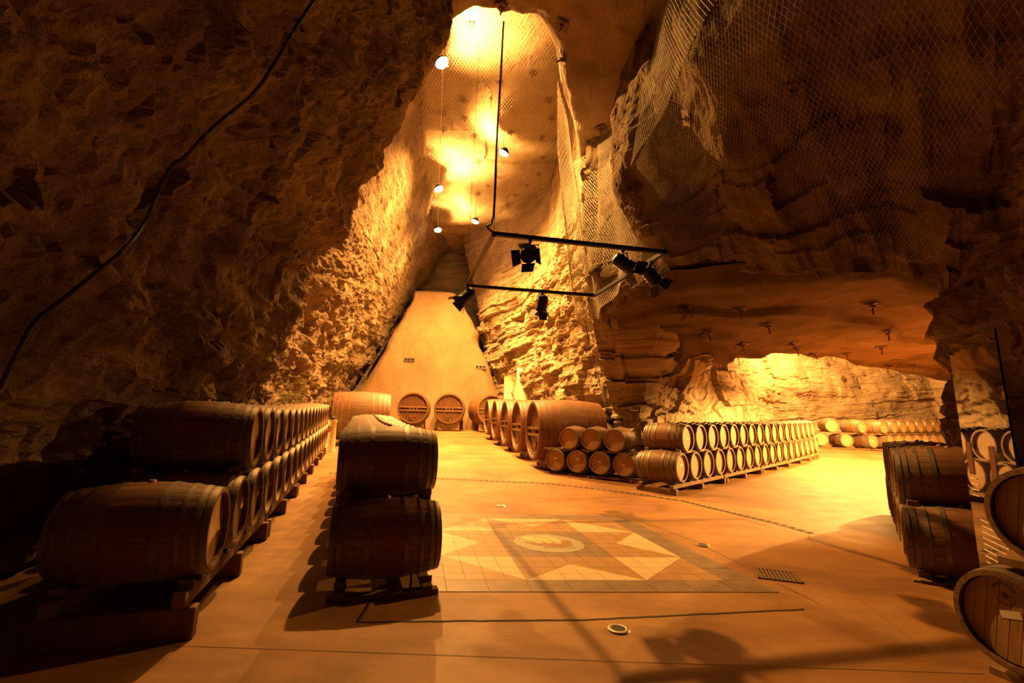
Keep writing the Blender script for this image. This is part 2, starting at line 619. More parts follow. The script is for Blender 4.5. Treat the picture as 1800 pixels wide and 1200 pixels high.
# ------------------------------------------------------------------ ceilings
nu, nv = 260, 330
P = ruled([(-9, 6, 14), (5, 6, 14)], [(-9, 35, 14.1), (5, 35, 14.1)], nu, nv)
q = P * np.array([1, 1, 0])
d = 0.14 * fbm(q * .35, 4, 81) + 0.05 * fbm(q * 1.6, 4, 82) + 0.10 * blocks(q[..., 0] + .2 * fbm(q, 2, 83), q[..., 1] * .5, 84, 1.2, 3.0)
P[..., 2] -= d
ceil_slot = grid_object('ceiling_gallery', P, M['rock_ceiling'], flip=True)

xe = np.linspace(-7, 9.5, 300)
ye = np.interp(xe, [-7, -1.57, -0.9, 0, .5, .88, 1.2, 1.6, 1.93, 2.15, 2.4, 2.82, 3.35, 3.8, 4.6, 6, 9.5],
               [8.2, 8.45, 8.15, 8.15, 8.3, 8.7, 9.8, 11.4, 12.9, 13.4, 13.0, 11.6, 9.2, 7.8, 7.4, 7.2, 7.2])
ye = ye + 0.12 * vnoise(np.stack([xe * 2.5, xe * 0, xe * 0], -1), 91)
v = np.linspace(0, 1, 220)
Yc = -5 + (ye[:, None] + 5) * v[None]
Xc = xe[:, None] + v[None] * 0
q = np.stack([Xc, Yc, Xc * 0], -1)
Zc = 9.35 - 0.25 * fbm(q * .4, 4, 92) - 0.06 * fbm(q * 1.7, 4, 93) + 0.5 * sstep(.9, 1.0, v)[None] * 0
Zc += 0.25 * (1 - np.sqrt(np.clip(1 - ((v[None] - .93) / .07).clip(0, 1) ** 2, 0, 1)))
nr = 60
Pc = np.stack([Xc, Yc, Zc], -1)
up = np.linspace(0, 1, nr + 1)[1:]
riser = Pc[:, -1:, :] + np.stack([0 * up, 0 * up + 0.02, up * 5.6], -1)[None]
riser[..., 1] += 0.12 * fbm(riser * .9, 4, 94)
riser[..., 0] += 0.10 * fbm(riser * .9, 4, 95)
P = np.concatenate([Pc, riser], 1)
ceil_near = grid_object('ceiling_front', P, M['rock_ceiling'], flip=True)

# overhanging rock mass above the side gallery
bot = [(3.25, 13.4, 4.3), (2.55, 11.4, 4.35), (2.75, 9.9, 4.3), (3.1, 8.7, 4.25), (4.2, 8.2, 4.25), (6.0, 7.8, 4.3), (8.4, 8.4, 4.2), (11, 9.0, 4.0)]
mid = [(3.0, 13.6, 6.2), (2.55, 11.5, 6.4), (2.5, 10.0, 6.4), (2.6, 8.4, 6.5), (2.6, 6.4, 6.5), (2.7, 4.4, 6.6), (3.7, 2.6, 6.6), (6.5, 1.0, 6.6)]
top = [(2.1, 13.9, 9.6), (2.6, 11.6, 9.6), (2.7, 10.0, 9.6), (2.75, 8.2, 9.6), (2.75, 6.2, 9.6), (2.8, 4.2, 9.6), (3.6, 2.2, 9.6), (6.2, 0.6, 9.6)]
nu, nv = 440, 200
P = np.concatenate([ruled(bot, mid, nu, nv // 2), ruled(mid, top, nu, nv // 2 + 1)[:, 1:]], 1)
wv = np.linspace(0, 1, nv)[None]
U = np.cumsum(np.r_[0, np.linalg.norm(np.diff(P[:, nv // 2], axis=0), axis=1)])[:, None] + 0 * wv
q = np.stack([U, P[..., 2], U * 0], -1)
w1 = fbm(q * .5, 3, 101)
d = 0.34 * np.sin(U * 2.1 + 1.5 * w1 + 0.5 * P[..., 2]) * sstep(0, .25, wv) * sstep(9.0, 5.0, U) + 0.25 * fbm(q * .6, 4, 102)
d += 0.05 * fbm(q * 2.2, 4, 103, ridged=True)
low = sstep(.45, .1, wv)
d += low * (0.20 * blocks(U + .2 * w1, P[..., 2] + .1 * w1, 104, .32, 1.6))
for _ in range(6):     # round off the nose between the two faces
    P[:, 1:-1] = (P[:, :-2] + 2 * P[:, 1:-1] + P[:, 2:]) / 4
P = displace(P, d, (0, 6, 5))
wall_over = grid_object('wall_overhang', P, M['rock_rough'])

# slab roof of the side gallery
near = [(2.3, 11.7, 4.3), (2.75, 9.9, 4.3), (3.1, 8.6, 4.25), (4.2, 8.1, 4.25), (6.0, 7.7, 4.3), (8.4, 8.2, 4.2), (11, 8.6, 4.2), (23, 8.2, 4.2)]
far = [(3.0, 13.6, 3.75), (3.9, 13.3, 3.7), (5.0, 13.2, 3.6), (7.3, 14.6, 3.75), (10.6, 16.1, 4.0), (15.4, 18.7, 4.0), (21.3, 22.4, 4.0), (26, 25, 4.0)]
nu, nv = 420, 190
P = ruled(near, far, nu, nv)
wv = np.linspace(0, 1, nv)[None]
q = P * np.array([1, 1, 0])
tt = wv * 5.5 + 0.8 * fbm(q * .25, 3, 111)
st0 = np.floor(tt).astype(np.int64)
ha, hb_ = _hash(st0, st0 * 0, st0 * 0, 113), _hash(st0 + 1, st0 * 0, st0 * 0, 113)
P[..., 2] += 0.30 * (ha + (hb_ - ha) * sstep(.82, 1.0, tt - st0) - .5) + 0.05 * fbm(q * .8, 4, 112)
lump = np.exp(-(((P[..., 0] - 4.4) / 2.0) ** 2 + ((P[..., 1] - 13.8) / 1.7) ** 2))
lt = 0.55 * lump * (1 + .28 * fbm(q * .7, 4, 114)) / .17
P[..., 2] -= .17 * (np.floor(lt) + sstep(.72, 1.0, lt - np.floor(lt)))
P[..., 2] += 0.25 * sstep(.08, 0, wv)
up = np.linspace(0, 1, 40)[1:]
edge_up = P[:, -1:, :] + np.stack([up * 0, up * 0, up * 5.6], -1)[None]
edge_up[..., 0] += 0.15 * fbm(edge_up, 4, 115)
edge_up[..., 1] += 0.15 * fbm(edge_up, 4, 116)
P = np.concatenate([P, edge_up], 1)
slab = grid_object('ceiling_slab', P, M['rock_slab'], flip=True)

# wall behind the long row in the side gallery
base = [(3.1, 13.3), (3.7, 13.0), (4.6, 13.8), (6.4, 15.8), (8.0, 17.4), (9.8, 19.4), (10.6, 20.8), (11.6, 22.3), (14.2, 24.8), (17, 25.9), (21, 26.6), (24.5, 26.5), (27, 24)]
nu, nv = 640, 230
P = ruled([(x_, y_, -.3) for x_, y_ in base], [(x_ - .5, y_ + .5, 9.5) for x_, y_ in base], nu, nv)
U = np.cumsum(np.r_[0, np.linalg.norm(np.diff(P[:, 0], axis=0), axis=1)])[:, None] + P[..., 2] * 0
Zz = P[..., 2]
q = np.stack([U, Zz, U * 0], -1)
w1 = fbm(q * .4, 4, 121)
zs = Zz - 0.06 * U + 0.15 * w1
d = 0.35 * fbm(q * np.array([.4, .5, 1]), 3, 122)
d += 0.22 * blocks(U + .2 * w1 + .3 * Zz, zs, 123, .95, 2.2) + 0.07 * blocks(U + .1 * w1 + .4 * Zz, zs + .25 * w1, 124, .4, 1.1) + 0.03 * blocks(U + .3 * Zz, zs + .2 * w1, 125, .16, .6)
d += 0.03 * fbm(q * 2.4, 4, 126)
pil = sstep(4.0, 1.0, U)
d += pil * (0.20 * blocks(U + .3 * w1, zs, 127, .8, .9) + .15)
d += sstep(6.5, 2.0, U) * (1.5 * sstep(1.0, 4.2, Zz) + 0.22 * sstep(1.0, 2.0, Zz) * blocks(U * .6, Zz + .12 * U, 128, .3, 2.2))
P = displace(P, d * (1 - .4 * sstep(1, 0, Zz)), (6, 8, 3))
wall_gallery = grid_object('wall_gallery', P, M['rock'])

# rock on the near right
base = [(5.0, -5), (5.1, 0), (5.3, 2.4), (6.0, 4.2), (7.0, 6.2), (7.75, 7.9), (8.2, 8.5), (9.4, 8.8), (13, 8.6), (24, 8.2)]
nu, nv = 330, 220
P = ruled([(x_, y_, -.3) for x_, y_ in base], [(x_ + .2, y_ - .2, 9.6) for x_, y_ in base], nu, nv)
U = np.cumsum(np.r_[0, np.linalg.norm(np.diff(P[:, 0], axis=0), axis=1)])[:, None] + P[..., 2] * 0
q = np.stack([U, P[..., 2], U * 0], -1)
d = 0.22 * fbm(q * .7, 4, 131) + 0.14 * blocks(U + .3 * fbm(q, 2, 132), P[..., 2], 133, .5, .9) + 0.09 * fbm(q * 2, 4, 134, ridged=True)
P = displace(P, d, (1, 3, 2))
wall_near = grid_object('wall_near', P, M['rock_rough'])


def hit(px, py, names, maxd=60):
    d = ray(px, py).normalized()
    best = None
    for n in names:
        r = BVH[n].ray_cast(CAM, d, maxd)
        if r[0] is not None and (best is None or r[3] < best[2]):
            nrm = r[1] if r[1].dot(d) < 0 else -r[1]
            best = (r[0], nrm, r[3], n)
    return best


# ------------------------------------------------------------------ flood lamps under the gallery roof
def flood_lamp(px, py, z, label, power, aim, spot=None):
    p = at_z(px, py, z)
    root = empty('flood_lamp', p)
    tag(root, label, 'lamp', 'flood lamps under the gallery roof')
    aim = Vector(aim).normalized()
    rot = aim.to_track_quat('-Z', 'Y').to_euler()
    h = MB()
    h.lathe([(0.04, .23), (0.10, .21), (0.20, .13), (0.26, .06)], 18, 'z', cap1=True)
    build(h, 'reflector', M['black'], root, rot=rot, smooth=True)
    b = MB()
    b.lathe([(-.07, .04), (-.06, .12), (-.02, .18), (.05, .21)], 18, 'z', cap0=True)
    build(b, 'bulb', M['bulb'], root, rot=rot, smooth=True)
    c = MB()
    c.tube([(0, .2, .05), (0, .25, .6), (0, .25, 14.25 - z)], .012)
    c.box((0, .22, .1), (.30, .03, .03))
    build(c, 'hanger', M['black'], root)
    for nm, en, size, dr in (('lamp_light', power, spot or 130, aim), ('roof_light', UP_POWER, 125, Vector((.25, -.1, 1)))):
        ld = bpy.data.lights.new(nm, 'SPOT')
        ld.energy = en
        ld.color = LAMP_COL
        ld.shadow_soft_size = 0.08
        ld.spot_size = math.radians(size)
        ld.spot_blend = 0.8
        lo = bpy.data.objects.new(nm, ld)
        COL.objects.link(lo)
        lo.parent = root
        lo.location = aim * 0.2 + Vector((0, 0, .1 if nm == 'roof_light' else -.05))
        lo.rotation_euler = dr.normalized().to_track_quat('-Z', 'Y').to_euler()
    return root


LZ = 12.6
flood_lamp(778, 112, LZ, 'blazing flood lamp hanging beside the front lip of the gallery roof', SLOT_POWER * .72, (.58, 0, -1))
flood_lamp(885, 270, LZ, 'bright flood lamp in the middle of the gallery roof by the black cable', SLOT_POWER * 1.45, (-.55, .2, -1))
flood_lamp(772, 333, LZ, 'flood lamp hanging close to the sloping lit wall, halfway down the gallery', SLOT_POWER, (.5, -.05, -1))
flood_lamp(835, 390, LZ, 'small distant flood lamp in the centre of the far gallery roof', SLOT_POWER * .5, (-.35, .1, -1))
flood_lamp(770, 405, LZ, 'farthest flood lamp, right above the dark recess over the plastered wall', SLOT_POWER * .4, (.2, -.1, -1))


def side_lamp(loc, up_len, power, label, cutoff_shade=False):
    root = empty('gallery_lamp', loc)
    tag(root, label, 'lamp')
    h = MB()
    h.lathe([(0.04, .22), (0.14, .2), (0.26, .12)], 16, 'z', cap1=True)
    build(h, 'reflector', M['black'], root)
    b = MB()
    b.lathe([(0, .02), (-.02, .1), (0.02, .18)], 16, 'z', cap0=True)
    build(b, 'bulb', M['bulb'], root)
    c = MB()
    c.tube([(0, 0, .2), (0, 0, up_len)], .015)
    build(c, 'hanger', M['black'], root)
    ld = bpy.data.lights.new('lamp_light', 'POINT')
    ld.energy = power
    ld.color = LAMP_COL
    ld.shadow_soft_size = 0.2
    lo = bpy.data.objects.new('lamp_light', ld)
    COL.objects.link(lo)
    lo.parent = root
    lo.location = (0, 0, -.25)
    if cutoff_shade:
        ld.shadow_soft_size = 0.07
        lo.location = (0, 0, -.2)
        d = MB()
        d.lathe([(-.318, .75), (-.2, .74), (0.0, .60), (.05, .2)], 24, 'z', cap1=True)
        build(d, 'cutoff_shade', M['black'], root)  # added unseen shade, keeps this lamp's light off the slab and far walls


side_lamp((15.0, 22.0, 6.6), 3.2, SIDE_POWER, 'hidden flood lamp above the far end of the low side gallery')
side_lamp((14.35, 13.75, 3.75), .6, BRANCH_POWER, 'hidden flood lamp under the slab roof around the rock corner', True)

# ------------------------------------------------------------------ mosaic floor
MO = Vector((0.505, 6.12))                     # centre of the star
MU = Vector((0.998, 0.052)).normalized()       # across
MV = Vector((-.195, .981)).normalized()        # away from the camera
TS = 0.195


def mo(u, v, dz=0.0):
    p = MO + MU * u + MV * v
    return (p.x, p.y, G(p.x, p.y) + dz)


def clip_poly(poly, a, b, keep):
    """keep the part of a convex polygon on one side of line a-b"""
    out = []
    n = len(poly)
    sd = [((b[0] - a[0]) * (p[1] - a[1]) - (b[1] - a[1]) * (p[0] - a[0])) * keep for p in poly]
    for i in range(n):
        j = (i + 1) % n
        if sd[i] >= 0:
            out.append(poly[i])
        if (sd[i] > 0 > sd[j]) or (sd[i] < 0 < sd[j]):
            t = sd[i] / (sd[i] - sd[j])
            out.append((poly[i][0] + t * (poly[j][0] - poly[i][0]), poly[i][1] + t * (poly[j][1] - poly[i][1])))
    return out


def area(p):
    return abs(sum(p[i][0] * p[(i + 1) % len(p)][1] - p[(i + 1) % len(p)][0] * p[i][1] for i in range(len(p)))) / 2


def inside_tri(p, t):
    sgn = [(t[(i + 1) % 3][0] - t[i][0]) * (p[1] - t[i][1]) - (t[(i + 1) % 3][1] - t[i][1]) * (p[0] - t[i][0]) for i in range(3)]
    return all(q > 0 for q in sgn) or all(q < 0 for q in sgn)


H7, H3, DN = 7 * TS, 3 * TS, 7 * TS - 2.6 * TS
tris = []
for k in range(4):
    c_, s_ = [(1, 0), (0, 1), (-1, 0), (0, -1)][k]
    R = lambda u, v: (c_ * u - s_ * v, s_ * u + c_ * v)
    tris.append([R(-H3, H7), R(H3, H7), R(0, DN)])
    tris.append([R(H3, H7), R(H7, H3), R(H3, H3)])
mosaic = empty('star_mosaic', mo(0, 0))
tag(mosaic, 'square star mosaic of cream and terracotta tiles set in the concrete floor', 'mosaic')
base_z = 0.002
bed = MB()
bw = H7 + 1.6 * TS
for i in range(20):
    for j in range(20):
        g0, g1, h0, h1 = [-bw + 2 * bw * k / 20 for k in (i, i + 1, j, j + 1)]
        bed.poly([mo(g0, h0, base_z), mo(g1, h0, base_z), mo(g1, h1, base_z), mo(g0, h1, base_z)])
MOI = Matrix.Translation(-Vector(mo(0, 0)))


def local_poly(mb, poly, z0, z1, gap):
    cx = sum(p[0] for p in poly) / len(poly)
    cy = sum(p[1] for p in poly) / len(poly)
    r = max(math.hypot(p[0] - cx, p[1] - cy) for p in poly)
    f = 1 - gap / max(r, gap * 2)
    q = [(cx + (p[0] - cx) * f, cy + (p[1] - cy) * f) for p in poly]
    topv = [MOI @ Vector(mo(u, v, z1)) for u, v in q]
    botv = [MOI @ Vector(mo(u, v, z0)) for u, v in q]
    mb.poly(topv)
    for i in range(len(q)):
        j = (i + 1) % len(q)
        mb.poly([botv[i], botv[j], topv[j], topv[i]])


bed.v = [tuple(MOI @ Vector(p)) for p in bed.v]
build(bed, 'grout_bed', M['grout'], mosaic)
n_t = 0
for i in range(-7, 7):
    for j in range(-7, 7):
        cell = [(i * TS, j * TS), ((i + 1) * TS, j * TS), ((i + 1) * TS, (j + 1) * TS), (i * TS, (j + 1) * TS)]
        if -3 <= i < 3 and -3 <= j < 3:
            frags = {'dark': [cell]}
        else:
            fr = [cell]
            for t in tris:
                for e in range(3):
                    nf = []
                    for p in fr:
                        a_, b_ = t[e], t[(e + 1) % 3]
                        p1, p2 = clip_poly(p, a_, b_, 1), clip_poly(p, a_, b_, -1)
                        # split only where the triangle side really crosses this piece
                        mx = min(a_[0], b_[0]) - 1e-6, max(a_[0], b_[0]) + 1e-6, min(a_[1], b_[1]) - 1e-6, max(a_[1], b_[1]) + 1e-6
                        pc = (sum(q_[0] for q_ in p) / len(p), sum(q_[1] for q_ in p) / len(p))
                        near_seg = mx[0] - TS / 2 < pc[0] < mx[1] + TS / 2 and mx[2] - TS / 2 < pc[1] < mx[3] + TS / 2
                        if len(p1) > 2 and len(p2) > 2 and area(p1) > 2e-4 and area(p2) > 2e-4 and near_seg:
                            nf += [p1, p2]
                        else:
                            nf.append(p)
                    fr = nf
            frags = {}
            for p in fr:
                pc = (sum(q_[0] for q_ in p) / len(p), sum(q_[1] for q_ in p) / len(p))
                cl = 'light' if any(inside_tri(pc, t) for t in tris) else 'tan'
                frags.setdefault(cl, []).append(p)
        for cl, polys in frags.items():
            mb = MB()
            for p in polys:
                local_poly(mb, p, base_z, base_z + 0.003, 0.0035 if len(polys) == 1 else 0.0015)
            build(mb, 'tile', M['tile_' + cl], mosaic)
            n_t += 1
nb = 8
for k in range(4):
    c_, s_ = [(1, 0), (0, 1), (-1, 0), (0, -1)][k]
    for b in range(nb):
        u0 = -bw + (bw + H7) * b / nb
        u1 = -bw + (bw + H7) * (b + 1) / nb
        mb = MB()
        local_poly(mb, [(c_ * u - s_ * v, s_ * u + c_ * v) for u, v in ((u0, H7), (u1, H7), (u1, bw), (u0, bw))], base_z, base_z + .003, .004)
        build(mb, 'border_tile', M['tile_dark'], mosaic)
# round ship emblem
emb_z = base_z + .004


def flat(name, pts, mat, dz, parent=mosaic):
    mb = MB()
    top_ = [MOI @ Vector(mo(u, v, emb_z + dz)) for u, v in pts]
    bot_ = [MOI @ Vector(mo(u, v, base_z)) for u, v in pts]
    mb.poly(top_)
    for i in range(len(pts)):
        j = (i + 1) % len(pts)
        mb.poly([bot_[i], bot_[j], top_[j], top_[i]])
    return build(mb, name, mat, parent)


ER = 0.43
flat('emblem_disc', [(ER * math.cos(t * math.pi / 20), ER * math.sin(t * math.pi / 20)) for t in range(40)], M['emblem_blue'], .001)
flat('ship_hull', [(-.30, .02), (-.20, .0), (-.05, -.03), (.12, -.02), (.20, .04), (.20, .12), (.29, .12), (.30, -.02), (.26, -.13), (.12, -.17), (-.10, -.16), (-.20, -.10)], M['emblem_brown'], .003)
for pts in ([(-.33, .22), (-.20, .30), (-.12, .28), (-.10, .06), (-.18, .04), (-.24, .10)], [(-.09, .07), (-.10, .30), (.02, .20), (.06, .05)],
            [(-.06, .31), (.09, .33), (.14, .18), (.20, .07), (.08, .05), (.03, .20)]):
    flat('sail', pts, M['emblem_cream'], .004)
for k, u in enumerate((-.12, .0, .12)):
    flat('oar_shield', [(u - .05, .045), (u + .05, .045), (u + .03, -.04), (u - .03, -.04)], M['emblem_cream'], .005)
for k in range(7):
    u = -.12 + k * .055
    flat('wave', [(u, -.20 - .02 * math.cos(k)), (u + .05, -.24), (u + .06, -.23), (u + .012, -.19 - .02 * math.cos(k))], M['emblem_brown'], .003)

# ------------------------------------------------------------------ floor joints, drains, trench
def ribbon(name, pts, w, mat, parent, dz=.004):
    mb = MB()
    pts = [Vector((p[0], p[1])) for p in pts]
    out = []
    for i, p in enumerate(pts):
        d_ = (pts[min(i + 1, len(pts) - 1)] - pts[max(i - 1, 0)]).normalized()
        n_ = Vector((-d_.y, d_.x)) * w / 2
        out.append((p + n_, p - n_))
    for (a0, a1), (b0, b1) in zip(out[:-1], out[1:]):
        mb.poly([(q_.x, q_.y, G(q_.x, q_.y) + dz) for q_ in (a0, b0, b1, a1)])
    return build(mb, name, mat, parent)


def dense(pts, step=.25):
    o = []
    for a_, b_ in zip(pts[:-1], pts[1:]):
        a_, b_ = Vector(a_), Vector(b_)
        k = max(1, int((b_ - a_).length / step))
        o += [tuple(a_.lerp(b_, i / k)) for i in range(k)]
    return o + [tuple(pts[-1])]


def wob(pts, amp, seed):
    r = random.Random(seed)
    return [(p[0] + r.uniform(-amp, amp), p[1] + r.uniform(-amp, amp)) for p in pts]


ribbon('slab_joint', wob(dense([(-1.10, 3.76), (0.6, 3.88), (2.5, 4.18)], .1), .006, 1), .020, M['dark'], floor)
ribbon('slab_joint', wob(dense([(-1.10, 3.76), (-1.14, 4.3)], .1), .004, 2), .015, M['dark'], floor)
ribbon('slab_joint', dense([(2.7, 4.3), (2.45, 6.4), (1.9, 8.0)], .2), .010, M['grout'], floor)
ribbon('slab_joint', dense([(-2.2, 3.35), (-.6, 3.3), (1.2, 3.25), (3.0, 3.2)], .3), .008, M['grout'], floor)
ribbon('slab_joint', dense([(2.65, 2.6), (3.3, 5.0), (4.4, 7.2)], .3), .008, M['grout'], floor)
trench = ribbon('trench_drain', dense([(-4.3, 11.5), (-1.7, 11.2), (.9, 11.0), (2.4, 10.2), (3.4, 9.4), (4.2, 7.6), (4.35, 7.0)], .2), .10, M['grout'], None, .005)
tag(trench, 'long slotted trench drain curving across the concrete floor', 'drain')
mb = MB()
tp = dense([(-4.3, 11.5), (-1.7, 11.2), (.9, 11.0), (2.4, 10.2), (3.4, 9.4), (4.2, 7.6), (4.35, 7.0)], .13)
for p in tp:
    zz = G(*p) + .008
    mb.poly([(p[0] - .035, p[1] - .04, zz), (p[0] + .035, p[1] - .04, zz), (p[0] + .035, p[1] + .04, zz), (p[0] - .035, p[1] + .04, zz)])
o = build(mb, 'slots', M['dark'], trench)
o['kind'] = 'stuff'


def floor_spot(x, y, label):
    root = empty('floor_spotlight', (x, y, G(x, y)))
    tag(root, label, 'floor light', 'recessed floor lights')
    r = MB()
    r.lathe([(0.0, .085), (.012, .08), (.016, .065), (.012, .05), (.004, .05)], 28, 'z')
    build(r, 'rim', M['steel'], root, smooth=True)
    g_ = MB()
    g_.lathe([(.004, .05), (.009, .045), (.011, .02)], 24, 'z', cap1=True)
    build(g_, 'lens', M['dark'], root, smooth=True)


floor_spot(.83, 3.72, 'round steel floor light in the concrete nearest the camera')
floor_spot(2.46, 6.18, 'round steel floor light beyond the corner of the mosaic, towards the side gallery')
floor_spot(-.14, 8.4, 'round steel floor light just beyond the far edge of the mosaic')
gr = empty('floor_grate', (2.76, 5.05, G(2.76, 5.05)), -.35)
tag(gr, 'rectangular rusty metal grate let into the floor near the mosaic', 'grate')
mb = MB()
for a_ in (-1, 1):
    mb.box((a_ * .19, 0, .006), (.02, .36, .012))
    mb.box((0, a_ * .17, .006), (.40, .02, .012))
build(mb, 'grate_frame', M['rust'], gr)
mb = MB()
mb.box((0, 0, .002), (.38, .34, .004))
build(mb, 'pit', M['dark'], gr)
bar = MB()
bar.box((0, 0, .007), (.018, .33, .010))
bm_ = bar.mesh('bar', M['rust'])
for k in range(10):
    link('bar', bm_, gr, (-.162 + k * .036, 0, 0))

# ------------------------------------------------------------------ barrels
BL, RB, RH = 0.95, 0.345, 0.288


def brad(x):
    return RB - (RB - RH) * (2 * x / BL) ** 2


def barrel_body(seg):
    xs_ = [BL * (-.5 + i / 12) for i in range(13)]
    prof = [(-BL / 2 + .05, RH - .028), (-BL / 2, RH - .022)] + [(x, brad(x)) for x in xs_] + [(BL / 2, RH - .022), (BL / 2 - .05, RH - .028)]
    mb = MB()
    mb.lathe(prof, seg, 'x')
    return smooth_mesh(mb, 'barrel_body', M['oak'], 35)


def hoop_mesh(x, w, r_extra=.0075):
    mb = MB()
    a0, a1 = x - w / 2, x + w / 2
    mb.lathe([(a0, brad(a0) - .004), (a0, brad(a0) + r_extra), (x, brad(x) + r_extra), (a1, brad(a1) + r_extra), (a1, brad(a1) - .004)], 32, 'x')
    return smooth_mesh(mb, 'hoop', M['hoop'], 35)


def head_mesh(planks=8, seg=28):
    """round head built of boards with recessed joints, in the local y-z plane"""
    mb = MB()
    R_ = RH - .027
    w = 2 * R_ / planks
    for k in range(planks):
        y0, y1 = -R_ + k * w + .0015, -R_ + (k + 1) * w - .0015
        pts = []
        for t in range(5):
            y = y0 + (y1 - y0) * t / 4
            pts.append((y, math.sqrt(max(0, R_ * R_ - y * y))))
        ring_ = [(y, z_) for y, z_ in pts] + [(y, -z_) for y, z_ in pts[::-1]]
        mb.poly([(0.006, y, z_) for y, z_ in ring_])
        for i in range(len(ring_)):
            j = (i + 1) % len(ring_)
            mb.poly([(-.012, *ring_[i]), (-.012, *ring_[j]), (.006, *ring_[j]), (.006, *ring_[i])])
    mb.poly([(-.004, R_ * math.cos(t * math.pi / 14), R_ * math.sin(t * math.pi / 14)) for t in range(28)])
    return mb.mesh('head', M['oak_head'])


def plank_meshes(planks=8):
    R_ = RH - .027
    w = 2 * R_ / planks
    out = []
    for k in range(planks):
        mb = MB()
        y0, y1 = -R_ + k * w + .001, -R_ + (k + 1) * w - .001
        ring_ = []
        for t in range(6):
            y = y0 + (y1 - y0) * t / 5
            ring_.append((y, math.sqrt(max(0, R_ * R_ - y * y))))
        ring_ = ring_ + [(y, -z_) for y, z_ in ring_[::-1]]
        cx_ = (y0 + y1) / 2
        inn = [(cx_ + (y - cx_) * .94, z_ * .985) for y, z_ in ring_]
        mb.poly([(0.008, *p) for p in inn])
        for i in range(len(ring_)):
            j = (i + 1) % len(ring_)
            mb.poly([(.006, *ring_[i]), (.006, *ring_[j]), (.008, *inn[j]), (.008, *inn[i])])
            mb.poly([(-.01, *ring_[i]), (-.01, *ring_[j]), (.006, *ring_[j]), (.006, *ring_[i])])
        out.append(mb.mesh('head_plank', M['oak_head']))
    return out


NST = 26


def stave_mesh():
    mb = MB()
    xs_ = [BL * (-.5 + i / 10) for i in range(11)]
    half = math.pi / NST
    g_ = .0007
    k = 0
    for x in xs_:
        r = brad(x)
        for rr, th in ((r, -half + g_ / r * 1.6), (r + .0012, -half * .5), (r + .0016, 0), (r + .0012, half * .5), (r, half - g_ / r * 1.6), (r - .026, half - g_ / r), (r - .026, -half + g_ / r)):
            mb.v.append((x, rr * math.sin(th), rr * math.cos(th)))
    for i in range(10):
        for j in range(7):
            j2 = (j + 1) % 7
            mb.f.append((i * 7 + j, i * 7 + j2, (i + 1) * 7 + j2, (i + 1) * 7 + j))
    mb.f.append(tuple(range(7)))
    mb.f.append(tuple(range(70, 77)))
    return smooth_mesh(mb, 'stave', M['oak'], 35)


BODY = {True: None, False: barrel_body(28)}
HOOPS = [hoop_mesh(x, w) for x, w in ((-.452, .042), (-.392, .036), (-.30, .03), (-.165, .044), (.165, .044), (.30, .03), (.392, .036), (.452, .042))]
HEAD = head_mesh()
PLANKS = plank_meshes()
STAVE = stave_mesh()
bg = MB()
bg.lathe([(0, .028), (.012, .026), (.02, .02)], 12, 'z', cap1=True)
BUNG = smooth_mesh(bg, 'bung', M['oak_head'])
LBL = MB()
LBL.box((0, 0, 0), (.002, .10, .045))
LABEL = LBL.mesh('paper_label', M['white'])
ORD = ['', 'first', 'second', 'third', 'fourth', 'fifth', 'sixth', 'seventh', 'eighth', 'ninth', 'tenth', 'eleventh', 'twelfth', 'thirteenth',
       'fourteenth', 'fifteenth', 'sixteenth', 'seventeenth', 'eighteenth', 'nineteenth']


def barrel(x, y, zb, axis, label, group, detail=False, scale=1.0, spin=None, tab=False):
    """zb: height of the underside of the belly; axis: horizontal direction the front head faces"""
    root = empty('wine_barrel', (x, y, zb), math.atan2(axis[1], axis[0]))
    root.scale = (scale,) * 3
    tag(root, label, 'barrel', group)
    c = (0, 0, RB)
    spin = random.uniform(-.25, .25) if spin is None else spin
    if detail:
        for k in range(NST):
            link('stave', STAVE, root, c, (2 * math.pi * k / NST + spin, 0, 0))
        for sx in (-1, 1):
            for me in PLANKS:
                link('head_plank', me, root, (sx * (BL / 2 - .05), 0, RB), (spin * 1.5, 0, 0 if sx > 0 else math.pi))
    else:
        link('body', BODY[False], root, c, (spin, 0, 0))
        link('head', HEAD, root, (BL / 2 - .05, 0, RB), (spin * 1.5, 0, 0))
        link('head', HEAD, root, (-BL / 2 + .05, 0, RB), (spin * 1.5, 0, math.pi))
    for me in HOOPS:
        link('hoop', me, root, c, (spin, 0, 0))
    link('bung', BUNG, root, (0, 0, 2 * RB - .002))
    if tab:
        link('paper_label', LABEL, root, (BL / 2 - .0405, random.uniform(-.03, .03), RB + random.uniform(-.02, .1)), (random.uniform(-.5, .3), 0, 0))
    return root


def beam(name, sx, sy, sz):
    mb = MB()
    b = min(sx, sy, sz) * .08
    bm = bmesh.new()
    bmesh.ops.create_cube(bm, size=1)
    bmesh.ops.scale(bm, vec=(sx, sy, sz), verts=bm.verts)
    bmesh.ops.bevel(bm, geom=list(bm.edges), offset=b, segments=1, affect='EDGES')
    me = bpy.data.meshes.new(name)
    bm.to_mesh(me)
    bm.free()
    me.materials.append(M['timber'])
    return me


wd = MB()
wd.poly([(-.05, .10, 0), (.05, .10, 0), (.05, .22, 0), (-.05, .22, 0)])
wd.poly([(-.05, .22, 0), (.05, .22, 0), (.05, .22, .055), (-.05, .22, .055)])
wd.poly([(-.05, .10, 0), (.05, .10, 0), (.05, .22, .055), (-.05, .22, .055)])
for xx in (-.05, .05):
    wd.poly([(xx, .10, 0), (xx, .22, 0), (xx, .22, .055)])
WEDGE = wd.mesh('wedge', M['timber'])


